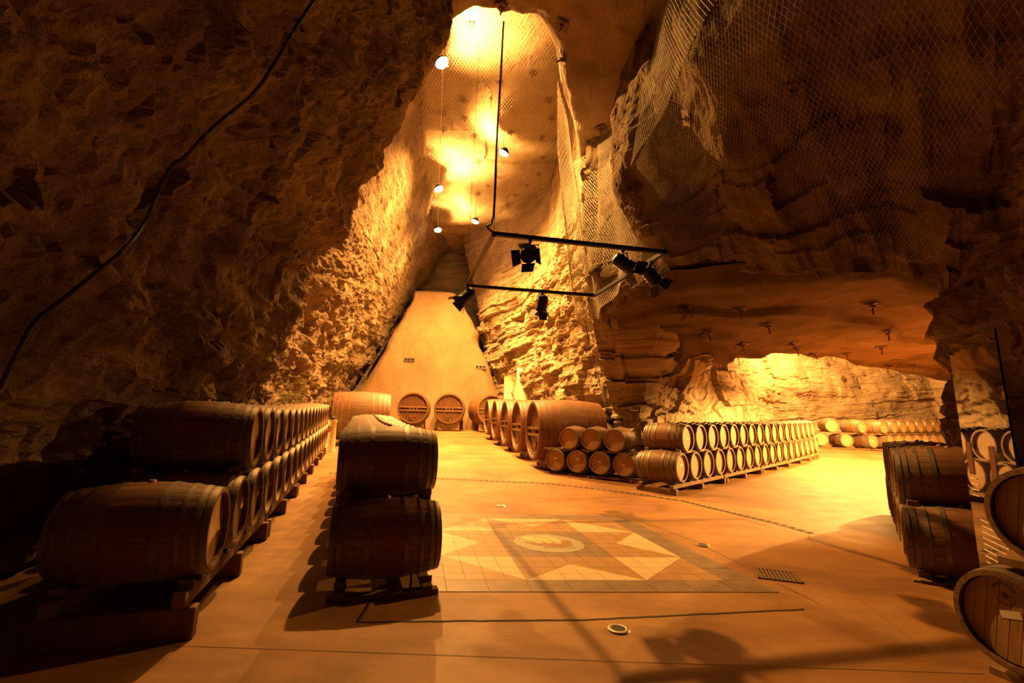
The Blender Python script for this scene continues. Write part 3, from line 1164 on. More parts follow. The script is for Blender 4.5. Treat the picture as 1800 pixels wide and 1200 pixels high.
def barrel_row(o, axis, n_low, n_up, pitch, h, tier, up_off, label, group, rack_label, unit=4, detail_n=0, tabs=(), low_skip=0):
    ax = Vector((axis[0], axis[1])).normalized()
    dr = Vector((-ax.y, ax.x))
    rz = math.atan2(ax.y, ax.x)
    for k in range(n_low):
        p = Vector(o) + dr * (k * pitch)
        barrel(p.x, p.y, G(p.x, p.y) + h, ax, label % (ORD[k + 1], 'lower'), group, k < detail_n, tab=('l', k) in tabs)
    for k in range(n_up):
        p = Vector(o) + dr * (k * pitch + up_off)
        barrel(p.x, p.y, G(p.x, p.y) + h + tier, ax, label % (ORD[k + 1], 'upper'), group, k < detail_n, tab=('u', k) in tabs)
    # floor racks, one for every few barrels
    u = 0
    k0 = 0
    while k0 < n_low:
        m = min(unit, n_low - k0)
        u += 1
        mid = Vector(o) + dr * ((k0 + (m - 1) / 2) * pitch)
        ln = m * pitch - .06
        zg = G(mid.x, mid.y)
        e0 = mid - dr * ln / 2
        e1 = mid + dr * ln / 2
        slope = math.atan2(G(e1.x, e1.y) - G(e0.x, e0.y), ln)
        root = empty('barrel_rack', (mid.x, mid.y, zg))
        root.rotation_euler = (slope, 0, rz)
        tag(root, rack_label % ORD[u], 'rack', group + ' racks')
        rail_h = min(.10, h * .42)
        foot_h = max(.02, h - rail_h)
        rail = beam('rail', .09, ln, rail_h)
        foot = beam('foot_beam', .92, .10, foot_h)
        for sx in (-1, 1):
            link('rail', rail, root, (sx * .36, 0, foot_h + rail_h / 2))
        for t in ((-1, 0, 1) if m > 1 else (-1, 1)):
            link('foot_beam', foot, root, (0, t * (ln / 2 - .06), foot_h / 2))
        for i in range(m):
            for sx in (-1, 1):
                for sg in (-1, 1):
                    link('wedge', WEDGE, root, (sx * .36, (i - (m - 1) / 2) * pitch, h), (0, 0, 0 if sg > 0 else math.pi))
        k0 += m
    # boards between the tiers
    u = 0
    k0 = 0
    while k0 < n_up:
        m = min(unit, n_up - k0)
        u += 1
        mid = Vector(o) + dr * ((k0 + (m - 1) / 2) * pitch + up_off)
        ln = m * pitch - .02
        e0 = mid - dr * ln / 2
        e1 = mid + dr * ln / 2
        slope = math.atan2(G(e1.x, e1.y) - G(e0.x, e0.y), ln)
        root = empty('tier_boards', (mid.x, mid.y, G(mid.x, mid.y) + h + (2 * RB + tier) / 2))
        root.rotation_euler = (slope, 0, rz)
        tag(root, (rack_label % ORD[u]).replace('rack on the floor', 'pair of boards').replace('under', 'between the tiers of'), 'boards', group + ' tier boards')
        bd = beam('board', .085, ln, .05)
        for sx in (-1, 1):
            link('board', bd, root, (sx * .37, 0, 0))
        blk = beam('block', .10, .06, .06)
        for i in (0, m - 1):
            for sx in (-1, 1):
                link('block', blk, root, (sx * .37, (i - (m - 1) / 2) * pitch + (.30 if i else -.30), .05))
        k0 += m


# long row along the dark rock wall, heads towards the aisle
barrel_row((-2.66, 3.58), (.952, .305), 18, 16, .70, .31, .63, 1.05,
           'oak barrel %s from the near end, %s tier along the dark rock wall', 'barrels along the dark rock wall',
           'timber rack on the floor under the dark wall row, %s from near', detail_n=3)
# row standing free beside the mosaic
barrel_row((-1.13, 4.50), (.952, .305), 12, 11, .70, .085, .65, .42,
           'oak barrel %s from the near end, %s tier of the row beside the mosaic', 'barrels beside the mosaic',
           'timber rack on the floor under the mosaic row, %s from near', detail_n=2)
# long row at the mouth of the side gallery
barrel_row((3.35, 10.46), (.708, -.706), 18, 17, .70, .19, .60, .35,
           'pale barrel %s from the near end, %s tier of the long side gallery row', 'side gallery row barrels',
           'timber rack on the floor under the side gallery row, %s from near', tabs=(('l', 0), ('u', 0)))
# row behind the glass panel
barrel_row((4.62, 4.92), (.80, -.60), 7, 6, .70, .03, .59, .35,
           'oak barrel %s from the near end, %s tier behind the clear panel', 'barrels behind the clear panel',
           'timber rack on the floor under the clear panel row, %s from near', detail_n=1)

# short stack beside the big casks
sa = Vector((-.55, -.835))
sdir = Vector((.835, -.55))
for tier, n, off_, zt in (('lower', 4, 0, .06), ('upper', 3, .40, .63)):
    for k in range(n):
        p = Vector((1.20, 12.52)) + sdir * (k * .625 + off_) - sa * .42
        zf = G(2.2, 12.3)
        barrel(p.x, p.y, zf + zt, sa, 'oak barrel %s from the big casks, %s tier of the short stack' % (ORD[k + 1], tier),
               'short stack of barrels beside the casks', scale=.93, tab=(tier == 'lower'))
for nm, zt, n, lab in (('barrel_rack', .03, 4, 'low timber rack under the short stack of barrels beside the casks'), ('tier_boards', .665, 4, 'pair of boards between the two tiers of the short stack')):
    c_ = Vector((1.20, 12.52)) + sdir * (1.5 * .625) - sa * .42
    root = empty(nm, (c_.x, c_.y, G(2.2, 12.3) + zt), math.atan2(sdir.y, sdir.x))
    tag(root, lab, 'rack' if nm == 'barrel_rack' else 'boards')
    me = beam('rail', 2.6, .09, .055)
    for sy in (-1, 1):
        link('rail', me, root, (0, sy * .33, 0))
    me = beam('block', .07, .9, .05)
    for k in (-1, 0, 1):
        link('block', me, root, (k * 1.1, 0, -.02))

# curved double row at the far end of the side gallery
fu = [((15.25, 22.2), (-.25, -.97)), ((16.55, 22.05), (.22, -.97)), ((17.65, 22.15), (.32, -.95))] + [((18.5 + .66 * k, 22.6 + .27 * k), (.37, -.93)) for k in range(9)]
flw = [((14.75, 22.3), (-.3, -.95)), ((15.8, 22.1), (-.05, -1)), ((17.0, 22.05), (.2, -.98))] + [((18.1 + .66 * k, 22.42 + .27 * k), (.37, -.93)) for k in range(8)]
for tier, lst, zt in (('upper', fu, .74), ('lower', flw, .08)):
    for k, ((hx, hy), a_) in enumerate(lst):
        a_ = Vector(a_).normalized()
        x_, y_ = hx - a_.x * .42, hy - a_.y * .42
        barrel(x_, y_, G(hx, hy) + zt, a_, 'pale barrel %s from the long row, %s tier at the far gallery end' % (ORD[k + 1], tier), 'barrels at the far gallery end',
               tab=k in (1, 2))
for nm, zt, lab in (('barrel_rack', .04, 'low curved timber rack under the barrels at the far gallery end'), ('tier_boards', .745, 'long boards between the two tiers at the far gallery end')):
    root = empty(nm, (18, 22.8, 0))
    tag(root, lab, 'rack' if nm == 'barrel_rack' else 'boards')
    for pts in ([(14.3, 22.35), (15.8, 22.25), (17.6, 22.25)], [(17.6, 22.25), (20, 23.2), (23.8, 24.75)], [(14.5, 22.9), (17.4, 22.9)], [(17.2, 22.75), (23.5, 25.3)]):
        mb = MB()
        tp = [(p[0] - 18, p[1] - 22.8, G(*p) + zt) for p in dense(pts, .5)]
        for a_, b_ in zip(tp[:-1], tp[1:]):
            a_, b_ = Vector(a_), Vector(b_)
            dv_ = (b_ - a_)
            rot_ = Matrix.Rotation(math.atan2(dv_.y, dv_.x), 3, 'Z') @ Matrix.Rotation(-math.asin(dv_.z / dv_.length), 3, 'Y')
            mb.box((a_ + b_) / 2, (dv_.length * 1.03, .09, .06), rot_)
        build(mb, 'board', M['timber'], root)

# two big near barrels at the edge of the picture
na = Vector((-.98, -.20)).normalized()
hl = Vector((3.03, 3.03))
hu = Vector((3.17, 2.87))
stack = [('lower', hl, .05, 'stamped oak barrel on the floor closest to the camera, head with white label'),
         ('upper', hu, .68, 'stamped oak barrel on top of the stack closest to the camera')]
for tier, hp, zt, lab in stack:
    c_ = hp - na * .43
    b_ = barrel(c_.x, c_.y, zt, na, lab, 'stamped barrels closest to the camera', True, spin=-.12, scale=.94)
    x_ = BL / 2 - .041
    lb = MB()
    lb.box((0, 0, 0), (.002, .115, .045))
    link('paper_label', lb.mesh('paper_label', M['white']), b_, (x_, .01, RB + .035), (.22, 0, 0))
    st = MB()
    for k in range(7):
        t = math.radians(150 - k * 20)
        yy, zz = -math.cos(t) * .07, .15 + math.sin(t) * .065
        rm = Matrix.Rotation(t - math.pi / 2, 3, 'X')
        for q_ in ((0, .006, .003, .018), (-.006, 0, .003, .018), (0, -.006, .012, .003))[: 2 + k % 2]:
            off_ = rm @ Vector((0, q_[0], q_[1]))
            st.box((0, yy + off_.y, zz + off_.z), (.002, q_[2], q_[3]), rm)
    for k in range(14):
        t = math.radians(200 + k * 140 / 13)
        st.box((0, .055 * math.cos(t), .14 + .05 * math.sin(t)), (.002, .014, .004), Matrix.Rotation(t + math.pi / 2, 3, 'X'))
    for a_, w_, h_ in ((.0, .010, .045), (-.014, .006, .03), (.014, .006, .026), (.0, .034, .006)):
        st.box((0, a_, .145), (.002, w_, h_), Matrix.Rotation(a_ * 14, 3, 'X'))
    build(st, 'stamp', M['ink'], b_, (x_, 0, RB), (.05, 0, 0))
c_ = hl + Vector((.30, -.955)).normalized() * .70 - na * .43
barrel(c_.x, c_.y, .05, na, 'dark oak barrel cut off by the picture edge beside the lower stamped barrel', 'stamped barrels closest to the camera')
c2 = hl - na * .43
root = empty('barrel_rack', (c2.x, c2.y, 0), math.atan2(na.y, na.x))
tag(root, 'low timber rails under the stamped barrels closest to the camera', 'rack')
me = beam('rail', .08, 1.6, .045)
for sx in (-1, 1):
    link('rail', me, root, (sx * .33, .62, .0225))
root = empty('tier_boards', (c2.x, c2.y, .715), math.atan2(na.y, na.x))
tag(root, 'pale timber board wedged between the two stamped barrels', 'boards')
me = beam('board', .08, .85, .05)
for sx in (-1, 1):
    link('board', me, root, (sx * .36, .40, 0))

# ------------------------------------------------------------------ big casks
CL, CB, CH = 2.05, 0.92, 0.84


def crad(x):
    return CB - (CB - CH) * (2 * x / CL) ** 2


mb = MB()
prof = [(-CL / 2 + .12, CH - .07), (-CL / 2, CH - .06)] + [(CL * (-.5 + i / 14), crad(CL * (-.5 + i / 14))) for i in range(15)] + [(CL / 2, CH - .06), (CL / 2 - .12, CH - .07)]
mb.lathe(prof, 44, 'x')
CBODY = smooth_mesh(mb, 'cask_body', M['cask'], 35)
CHOOPS = []
for x in (-.98, -.84, -.66, -.42, .42, .66, .84, .98):
    mb = MB()
    w = .07
    mb.lathe([(x - w / 2, crad(x - w / 2) - .005), (x - w / 2, crad(x - w / 2) + .009), (x + w / 2, crad(x + w / 2) + .009), (x + w / 2, crad(x + w / 2) - .005)], 44, 'x')
    CHOOPS.append(smooth_mesh(mb, 'hoop', M['red_hoop'], 35))
mb = MB()
R_ = CH - .065
for k in range(11):
    w = 2 * R_ / 11
    y0, y1 = -R_ + k * w + .004, -R_ + (k + 1) * w - .004
    rr = [(y0 + (y1 - y0) * t / 4) for t in range(5)]
    ring_ = [(y, math.sqrt(max(0, R_ * R_ - y * y))) for y in rr] + [(y, -math.sqrt(max(0, R_ * R_ - y * y))) for y in rr[::-1]]
    mb.poly([(0.01, *p) for p in ring_])
    for i in range(len(ring_)):
        j = (i + 1) % len(ring_)
        mb.poly([(-.02, *ring_[i]), (-.02, *ring_[j]), (.01, *ring_[j]), (.01, *ring_[i])])
mb.poly([(-.002, R_ * math.cos(t * math.pi / 18), R_ * math.sin(t * math.pi / 18)) for t in range(36)])
CHEAD = mb.mesh('head', M['cask_head'])


def tinted(name, mat):
    return M[mat]


def cask(x, y, axis, label, group, stand, lift=.30, scale=1.0):
    ax = Vector(axis).normalized()
    zg = G(x, y)
    rz = math.atan2(ax.y, ax.x)
    root = empty('wine_cask', (x, y, zg + lift), rz)
    root.scale = (scale,) * 3
    tag(root, label, 'cask', group)
    c = (0, 0, CB)
    link('body', CBODY, root, c)
    for me in CHOOPS:
        link('hoop', me, root, c)
    link('head', CHEAD, root, (CL / 2 - .12, 0, CB))
    link('head', CHEAD, root, (-CL / 2 + .12, 0, CB), (0, 0, math.pi))
    fx = CL / 2 - .07
    b = MB()
    b.box((0, 0, 0), (.07, 1.50, .075))
    bme = b.mesh('crossbar', M['cask'])
    link('crossbar', bme, root, (fx, 0, CB + .06))
    link('crossbar', bme, root, (fx, 0, CB - .13))
    b = MB()
    b.box((0, 0, 0), (.06, .06, .12))
    bme = b.mesh('strut', M['cask'])
    for yy in (-.16, .02, .2):
        link('strut', bme, root, (fx, yy, CB - .035))
    b = MB()
    b.box((0, 0, 0), (.03, .34, .30))
    b.box((.02, 0, .0), (.03, .40, .05))
    d_ = build(b, 'hatch', M['cask_head'], root, (fx - .02, 0, CB - .50))
    b = MB()
    b.tube([(0, 0, 0), (.12, 0, 0)], .02, 8)
    b.tube([(.10, 0, .05), (.10, 0, -.07)], .016, 8)
    b.box((.10, 0, .06), (.02, .09, .02))
    build(b, 'tap', M['steel'], root, (fx, .10, CB - .67))
    b = MB()
    b.lathe([(0, .03), (.03, .028)], 10, 'x', cap1=True)
    build(b, 'valve', M['steel'], root, (fx - .03, -.3, CB - .26))
    # stand
    st = empty('cask_cradle', (x, y, zg), rz)
    st.scale = (scale,) * 3
    tag(st, stand, 'cradle', group + ' cradles')
    for sx in (-.62, .62):
        sd = MB()
        r = crad(sx) + .012
        zc = (lift / scale + CB)
        n_ = 16
        up_ = []
        for k in range(n_ + 1):
            yy = -.62 + 1.24 * k / n_
            up_.append((yy, zc - math.sqrt(r * r - yy * yy)))
        for xx in (-.08, .08):
            sd.poly([(xx, yy, zz) for yy, zz in up_] + [(xx, .62, 0), (xx, -.62, 0)])
        for (ya, za), (yb, zb_) in zip(up_[:-1], up_[1:]):
            sd.poly([(-.08, ya, za), (.08, ya, za), (.08, yb, zb_), (-.08, yb, zb_)])
        for ys_, zz in ((-.62, up_[0][1]), (.62, up_[-1][1])):
            sd.poly([(-.08, ys_, 0), (.08, ys_, 0), (.08, ys_, zz), (-.08, ys_, zz)])
        build(sd, 'saddle', M['timber'], st, (sx, 0, 0))
    me = beam('sill_beam', 1.5, .14, .12)
    for sy in (-.45, .45):
        link('sill_beam', me, st, (0, sy, .06))
    return root


ra = Vector((-.98, -.196))
for k, (hx, hy) in enumerate([(.62, 13.75), (.17, 16.1), (-.27, 18.3), (-.74, 20.5), (-1.2, 22.8)]):
    cask(hx - ra.x * CL / 2, hy - ra.y * CL / 2, ra, 'huge red-hooped oak cask %s from the short barrel stack, along the bright wall' % ORD[k + 1], 'casks along the bright wall',
         'timber cradle under the cask %s from the short barrel stack' % ORD[k + 1], lift=.16, scale=.98)
cask(-5.55, 26.9, (.12, -1), 'huge oak cask facing the hall against the plastered wall, nearest the red cask', 'casks against the plastered wall', 'timber cradle under the plastered wall cask nearest the red cask')
cask(-3.62, 27.7, (.10, -1), 'huge oak cask facing the hall in the middle of the plastered wall', 'casks against the plastered wall', 'timber cradle under the middle cask of the plastered wall')
cask(-1.45, 27.7, (.35, -.94), 'huge oak cask against the plastered wall half hidden by the red-hooped row', 'casks against the plastered wall', 'timber cradle under the cask half hidden by the red-hooped row')
cask(-6.0, 18.9, (.97, .25), 'huge red-stained oak cask side on, beyond the barrels along the dark wall', 'casks beside the dark wall', 'timber cradle under the side-on red-stained cask', lift=.16, scale=1.05)
cask(-6.55, 21.3, (.97, .25), 'huge oak cask mostly hidden behind the side-on red-stained cask', 'casks beside the dark wall', 'timber cradle under the cask hidden by the side-on cask', lift=.16, scale=1.0)

# ------------------------------------------------------------------ lighting frame with theatre spotlights
TZ = 4.2
TC = [at_z(*p, TZ) for p in ((868, 411), (1168, 443), (1045, 519), (820, 502))]
cen = sum(TC, Vector()) / 4
truss = empty('lighting_frame', cen)
tag(truss, 'square black steel lighting frame hung over the mosaic', 'lighting frame')
for i in range(4):
    a_, b_ = TC[i] - cen, TC[(i + 1) % 4] - cen
    d_ = b_ - a_
    mb = MB()
    ext = .05
    mb.box((a_ + b_) / 2, (d_.length + ext, .06, .06), Matrix.Rotation(math.atan2(d_.y, d_.x), 3, 'Z'))
    build(mb, 'bar', M['black'], truss)
for i in range(4):
    mb = MB()
    p = TC[i] - cen
    mb.tube([p, p + Vector((0, 0, .03)), Vector((p.x * .9, p.y * .9, (9.3 if TC[i].y < 8 else 14.3) - TZ))], .004, 5)
    build(mb, 'suspension_wire', M['cable'], truss)


def stage_light(i, t, aim, label):
    a_, b_ = TC[i], TC[(i + 1) % 4]
    p = a_.lerp(b_, t)
    root = empty('stage_light', p)
    tag(root, label, 'spotlight', 'stage spotlights on the black frame')
    ck = MB()
    ck.box((0, 0, -.02), (.05, .08, .09))
    ck.tube([(0, 0, -.04), (0, 0, -.11)], .014, 8)
    build(ck, 'clamp', M['black'], root)
    yaw = math.atan2(aim[1], aim[0])
    yk = MB()
    yk.tube([(0, -.125, -.26), (0, -.125, -.12), (0, .125, -.12), (0, .125, -.26)], .010, 6)
    build(yk, 'yoke', M['black'], root, rot=(0, 0, yaw))
    A = Vector(aim).normalized()
    q_ = A.to_track_quat('X', 'Z').to_euler()
    body_c = Vector((0, 0, -.25))
    bd = MB()
    bd.lathe([(-.17, .05), (-.15, .085), (-.12, .10), (.10, .105), (.12, .115), (.16, .115), (.16, .095), (.13, .09)], 18, 'x', cap0=True)
    hb = build(bd, 'lamp_body', M['black'], root, body_c, q_, smooth=True)
    fin = MB()
    for k in range(4):
        x = -.10 + k * .05
        fin.lathe([(x, .10), (x, .118), (x + .012, .118), (x + .012, .10)], 18, 'x')
    build(fin, 'cooling_fins', M['black'], hb)
    ln = MB()
    ln.lathe([(.125, .09), (.145, .06), (.15, .02)], 18, 'x', cap1=True)
    build(ln, 'lens', M['dark'], hb, smooth=True)
    for k in range(4):
        dm = MB()
        rm = Matrix.Rotation(k * math.pi / 2, 3, 'X')
        q4 = [Vector((.165, -.10, .115)), Vector((.165, .10, .115)), Vector((.315, .085, .205)), Vector((.315, -.085, .205))]
        if k % 2:
            q4 = [Vector((.165, -.10, .115)), Vector((.165, .10, .115)), Vector((.29, .12, .21)), Vector((.29, -.12, .21))]
        th = Vector((.004, 0, -.006))
        q4 = [rm @ v_ for v_ in q4]
        th = rm @ th
        dm.poly(q4)
        dm.poly([v_ + th for v_ in q4])
        for a2 in range(4):
            b2 = (a2 + 1) % 4
            dm.poly([q4[a2], q4[b2], q4[b2] + th, q4[a2] + th])
        build(dm, 'barn_door', M['black'], hb)
    return root


stage_light(0, .20, (-.25, -.9, -.55), 'stage spotlight with open barn doors facing the camera on the frame')
stage_light(0, .74, (.85, .25, -.45), 'stage spotlight slung sideways under the front bar of the frame')
stage_light(1, .16, (.75, .35, -.75), 'stage spotlight under the corner of the frame next to the overhang')
stage_light(2, .42, (-.15, .45, -1), 'stage spotlight pointing down under the rear bar of the frame')
stage_light(3, .06, (-.75, -.1, -.75), 'stage spotlight tilted outward on the rear corner near the plastered wall')


def cable(name, pts, r, label, mat='cable', sub=4):
    P_ = np.array([list(p) for p in pts], float)
    t = np.arange(len(P_))
    u = np.linspace(0, len(P_) - 1, (len(P_) - 1) * sub + 1)
    out = []
    for uu in u:
        k = min(int(uu), len(P_) - 2)
        f_ = uu - k
        p0, p1, p2, p3 = P_[max(k - 1, 0)], P_[k], P_[k + 1], P_[min(k + 2, len(P_) - 1)]
        out.append(.5 * (2 * p1 + (p2 - p0) * f_ + (2 * p0 - 5 * p1 + 4 * p2 - p3) * f_ ** 2 + (3 * p1 - p0 - 3 * p2 + p3) * f_ ** 3))
    mb = MB()
    mb.tube(out, r, 6)
    o = build(mb, name, M[mat], smooth=True)
    if label:
        tag(o, label, 'cable')
    return o


top_c = at_z(885, 38, 9.15)
cable('power_cable', [top_c, at_z(884, 38, 9.15).lerp(TC[0], .3) + Vector((.0, 0, 0)), top_c.lerp(TC[0], .65) + Vector((-.02, 0, .0)), top_c.lerp(TC[0], .9) + Vector((-.02, 0, -.15)),
                      TC[0] + Vector((-.10, 0, .12)), TC[0] + Vector((-.02, 0, .03))], .016, 'thick black power cable dropping from the roof to the lighting frame')

# cable clipped to the left wall
pix = [(548, -10), (515, 40), (480, 98), (440, 150), (395, 190), (345, 235), (318, 268), (290, 285), (270, 330), (250, 380), (215, 425), (160, 475), (105, 515), (60, 560), (20, 620), (-15, 680)]
pts = []
for p in pix:
    h_ = hit(*p, ['wall_left'])
    if h_:
        pts.append(h_[0] + h_[1] * .05 - ray(*p).normalized() * .04)
if len(pts) > 3:
    cable('wall_cable', pts, .014, 'thick black cable snaking down the dark rock wall')
pix = [(1030, 560), (1038, 600), (1048, 640), (1056, 680), (1064, 720), (1066, 755)]
pts = [h_[0] + h_[1] * .05 - ray(*p).normalized() * .1 for p in pix for h_ in [hit(*p, ['wall_right', 'wall_gallery'])] if h_]
if len(pts) > 3:
    cable('wall_cable', pts, .018, 'thin dark cable hanging down the bright strata wall above the short stack')
lamps_p = [at_z(*p, LZ) for p in ((778, 112), (772, 333), (770, 405))]
cable('lamp_wire', [lamps_p[0] + Vector((0, .1, -.1)), lamps_p[0].lerp(lamps_p[1], .5) + Vector((0, 0, -.15)), lamps_p[1] + Vector((0, 0, -.1)), lamps_p[1].lerp(lamps_p[2], .5) + Vector((0, 0, -.1)), lamps_p[2]], .010,
      'thin pale wire strung between the flood lamps along the gallery roof', 'wire')

# ------------------------------------------------------------------ rock bolts and plates
mb = MB()
mb.box((0, 0, -.02), (.26, .26, .012))
mb.lathe([(-.02, .05), (-.05, .035), (-.05, .018), (-.17, .016)], 8, 'z', cap1=True)
mb.box((0, 0, -.045), (.08, .08, .03))
BOLT = mb.mesh('rock_bolt', M['rust'])
mb = MB()
mb.box((0, 0, -.02), (.40, .07, .015))
mb.box((0, 0, -.02), (.07, .40, .015))
mb.box((0, 0, -.05), (.09, .09, .05))
mb.lathe([(-.06, .02), (-.24, .018)], 8, 'z', cap1=True)
BOLTX = mb.mesh('rock_bolt', M['rust'])


def bolt(px, py, names, parents, me):
    h_ = hit(px, py, names)
    if not h_:
        return
    n_ = h_[1]
    o = link('rock_bolt', me, parents[h_[3]])
    o.location = h_[0] + n_ * .03
    rot_ = (-n_).to_track_quat('Z', 'Y')
    o.rotation_euler = (rot_ @ Matrix.Rotation(random.uniform(0, .8), 3, 'Z').to_quaternion()).to_euler()


par = {'ceiling_slab': slab, 'ceiling_gallery': ceil_slot, 'ceiling_front': ceil_near, 'wall_overhang': wall_over, 'wall_left': wall_left, 'wall_right': wall_right, 'wall_gallery': wall_gallery}
for p in [(1205, 549), (1300, 541), (1165, 580), (1245, 582), (1349, 569), (1304, 603), (1392, 603), (1401, 611), (1429, 620), (1488, 620), (1549, 608), (1533, 533), (1560, 581), (1656, 571), (1575, 632), (1605, 645), (1560, 644)]:
    bolt(*p, ['ceiling_slab'], par, BOLTX)
for x_, y_ in [(810, 305), (670, 352), (875, 420), (515, 420), (520, 495), (690, 450), (885, 495), (430, 545), (430, 475), (560, 570), (845, 580), (915, 580), (715, 555), (850, 660), (575, 680), (490, 740), (835, 732), (620, 780), (575, 815),
               (665, 745), (735, 820), (785, 775), (700, 860), (935, 100), (935, 245), (545, 100), (1095, 535), (1075, 645), (680, 20)]:
    bolt(600 + x_ / 2.4, y_ / 2.4, ['ceiling_gallery', 'ceiling_front', 'wall_left', 'wall_right'], par, BOLT)
for x_, y_ in [(740, 305), (395, 385), (485, 630), (655, 608), (1060, 450), (1010, 650)]:
    bolt(1000 + x_ / 1.875, y_ / 1.875, ['wall_overhang', 'ceiling_front'], par, BOLT)
for p in [(1455, 640), (1481, 665)]:
    bolt(*p, ['wall_gallery'], par, BOLT)


# ------------------------------------------------------------------ wire nets over the rock
def net(name, bottom, topc, cell, label, jitter=.0, r=.0045, sag=None):
    """diamond wire netting laid over a ruled sheet"""
    a = np.array(bottom, float)
    b = np.array(topc, float)
    L_ = np.linalg.norm(np.diff((a + b) / 2, axis=0), axis=1).sum()
    Hh = np.mean(np.linalg.norm(b - a, axis=1))
    nu_, nv_ = int(L_ / cell) + 1, int(Hh / cell) + 1
    P_ = ruled(bottom, topc, nu_, nv_)
    if sag is not None:
        P_ = sag(P_, nu_, nv_)
    P_[::, 1::2] = (P_[:, 1::2] + np.concatenate([P_[1:, 1::2], P_[-1:, 1::2]], 0)) / 2
    idx = np.arange(nu_ * nv_).reshape(nu_, nv_)
    e = []
    for j in range(nv_ - 1):
        e.append(np.stack([idx[:, j], idx[:, j + 1]], -1))
        if j % 2 == 0:
            e.append(np.stack([idx[1:, j], idx[:-1, j + 1]], -1))
        else:
            e.append(np.stack([idx[:-1, j], idx[1:, j + 1]], -1))
    e = np.concatenate(e)
    V = P_.reshape(-1, 3)
    A_, B_ = V[e[:, 0]], V[e[:, 1]]
    d_ = B_ - A_
    d_ /= np.linalg.norm(d_, axis=1, keepdims=True) + 1e-9
    up_ = np.where(np.abs(d_[:, 2:3]) > .9, np.array([[1., 0, 0]]), np.array([[0, 0, 1.]]))
    n1 = np.cross(d_, up_)
    n1 /= np.linalg.norm(n1, axis=1, keepdims=True) + 1e-9
    n2 = np.cross(d_, n1)
    ang = [0, 2.094, 4.189]
    ring_ = [n1 * math.cos(t) * r + n2 * math.sin(t) * r for t in ang]
    VV = np.stack([A_ + q_ for q_ in ring_] + [B_ + q_ for q_ in ring_], 1).reshape(-1, 3)
    k = np.arange(len(e))[:, None] * 6
    F_ = np.concatenate([k + np.array([[i, (i + 1) % 3, 3 + (i + 1) % 3, 3 + i]]) for i in range(3)])
    me = bpy.data.meshes.new(name)
    me.vertices.add(len(VV))
    me.vertices.foreach_set('co', VV.astype(np.float32).ravel())
    me.loops.add(F_.size)
    me.loops.foreach_set('vertex_index', F_.astype(np.int32).ravel())
    me.polygons.add(len(F_))
    me.polygons.foreach_set('loop_start', np.arange(0, F_.size, 4, dtype=np.int32))
    me.update(calc_edges=True)
    me.materials.append(M['wire'])
    o = link(name, me)
    tag(o, label, 'wire net')
    return o


def fold(amp, freq, seed, toward):
    def f_(P_, nu_, nv_):
        u = np.linspace(0, 1, nu_)[:, None]
        w = np.linspace(0, 1, nv_)[None]
        dd = amp * np.sin(u * freq + 2 * w) + amp * .8 * fbm(np.stack([u * 4 + 0 * w, w * 4 + 0 * u, 0 * u + 0 * w], -1), 3, seed)
        return P_ + dd[..., None] * np.array(toward)
    return f_


net('hanging_net', [(1.75, 12.3, 4.25), (2.05, 11.3, 4.1), (2.3, 10.2, 4.4), (2.6, 9.2, 4.6)], [(.95, 9.3, 9.2), (1.75, 12.9, 9.2), (2.6, 11.5, 9.2), (3.0, 9.4, 9.2)], .075,
    'pale wire netting hanging in folds from the overhang beside the bright wall', sag=fold(.12, 16, 201, (-.8, -.3, 0)), r=.007)
net('roof_net', [(-5.6, 9, 13.62), (2.2, 9, 13.62)], [(-6, 27, 13.65), (1.6, 27, 13.65)], .12,
    'wire netting pinned flat under the high gallery roof', r=.006)
off_net = lambda c_, k=.32: [(x_ - k, y_ - k * .5, z_ - .12) for x_, y_, z_ in c_]
net('wall_net', off_net(mid)[1:7], [(x_ - .3, y_, 9.1) for x_, y_, z_ in top][1:7], .065,
    'wire netting stretched over the lit flank of the overhanging rock', sag=fold(.08, 20, 202, (-.8, -.3, 0)), r=.0026)
net('wall_net', [(x_ - .2, y_ - .3, 4.45) for x_, y_, z_ in bot][2:], off_net(mid)[2:], .065,
    'wire netting sagging under the dark sloping belly of the overhanging rock', sag=fold(.08, 20, 203, (-.3, -.5, -.5)), r=.0013)

# ------------------------------------------------------------------ clear panel
pa, pb = Vector((3.87, 4.02)), Vector((3.47, 3.24))
pc = (pa + pb) / 2
pd = (pb - pa)
m, nt, b = new_mat('clear_acrylic')
b.inputs['Base Color'].default_value = (0.93, 0.90, 0.84, 1)
b.inputs['Roughness'].default_value = 0.01
b.inputs['IOR'].default_value = 1.6
b.inputs['Transmission Weight'].default_value = 1.0
M['acrylic'] = m
panel = empty('display_panel', (pc.x, pc.y, 0), math.atan2(pd.y, pd.x))
tag(panel, 'tall clear acrylic panel with white lettering standing among the barrels', 'panel')
PW, PH = pd.length, 2.22
mb = MB()
mb.box((0, 0, PH / 2 + .01), (PW, .012, PH))
build(mb, 'sheet', M['acrylic'], panel)
r = random.Random(5)
tx = MB()
for blk, (x0, x1, z0, n_) in enumerate(((-.36, -.22, 1.12, 4), (-.28, .12, .80, 11))):
    for k in range(n_):
        x = x0
        while x < x1 - .02:
            w = r.uniform(.012, .045)
            tx.box((x + w / 2, -.008, z0 - k * .045), (w, .002, .009))
            x += w + .008
build(tx, 'lettering', M['white'], panel)
tx = MB()
tx.box((-.31, -.008, 1.28), (.10, .002, .26))
tx.box((.10, -.008, 1.24), (.09, .002, .30))
build(tx, 'printed_band', mat_plain('red_brown_print', (.09, .022, .01), .5), panel)
mb = MB()
for x in (-PW / 2 + .02, PW / 2 - .06):
    mb.box((x, -.01, PH - .06), (.05, .03, .012))
build(mb, 'fixing', M['black'], panel)
mb = MB()
mb.box((0, 0, .02), (PW * .9, .22, .04))
build(mb, 'foot', M['black'], panel)

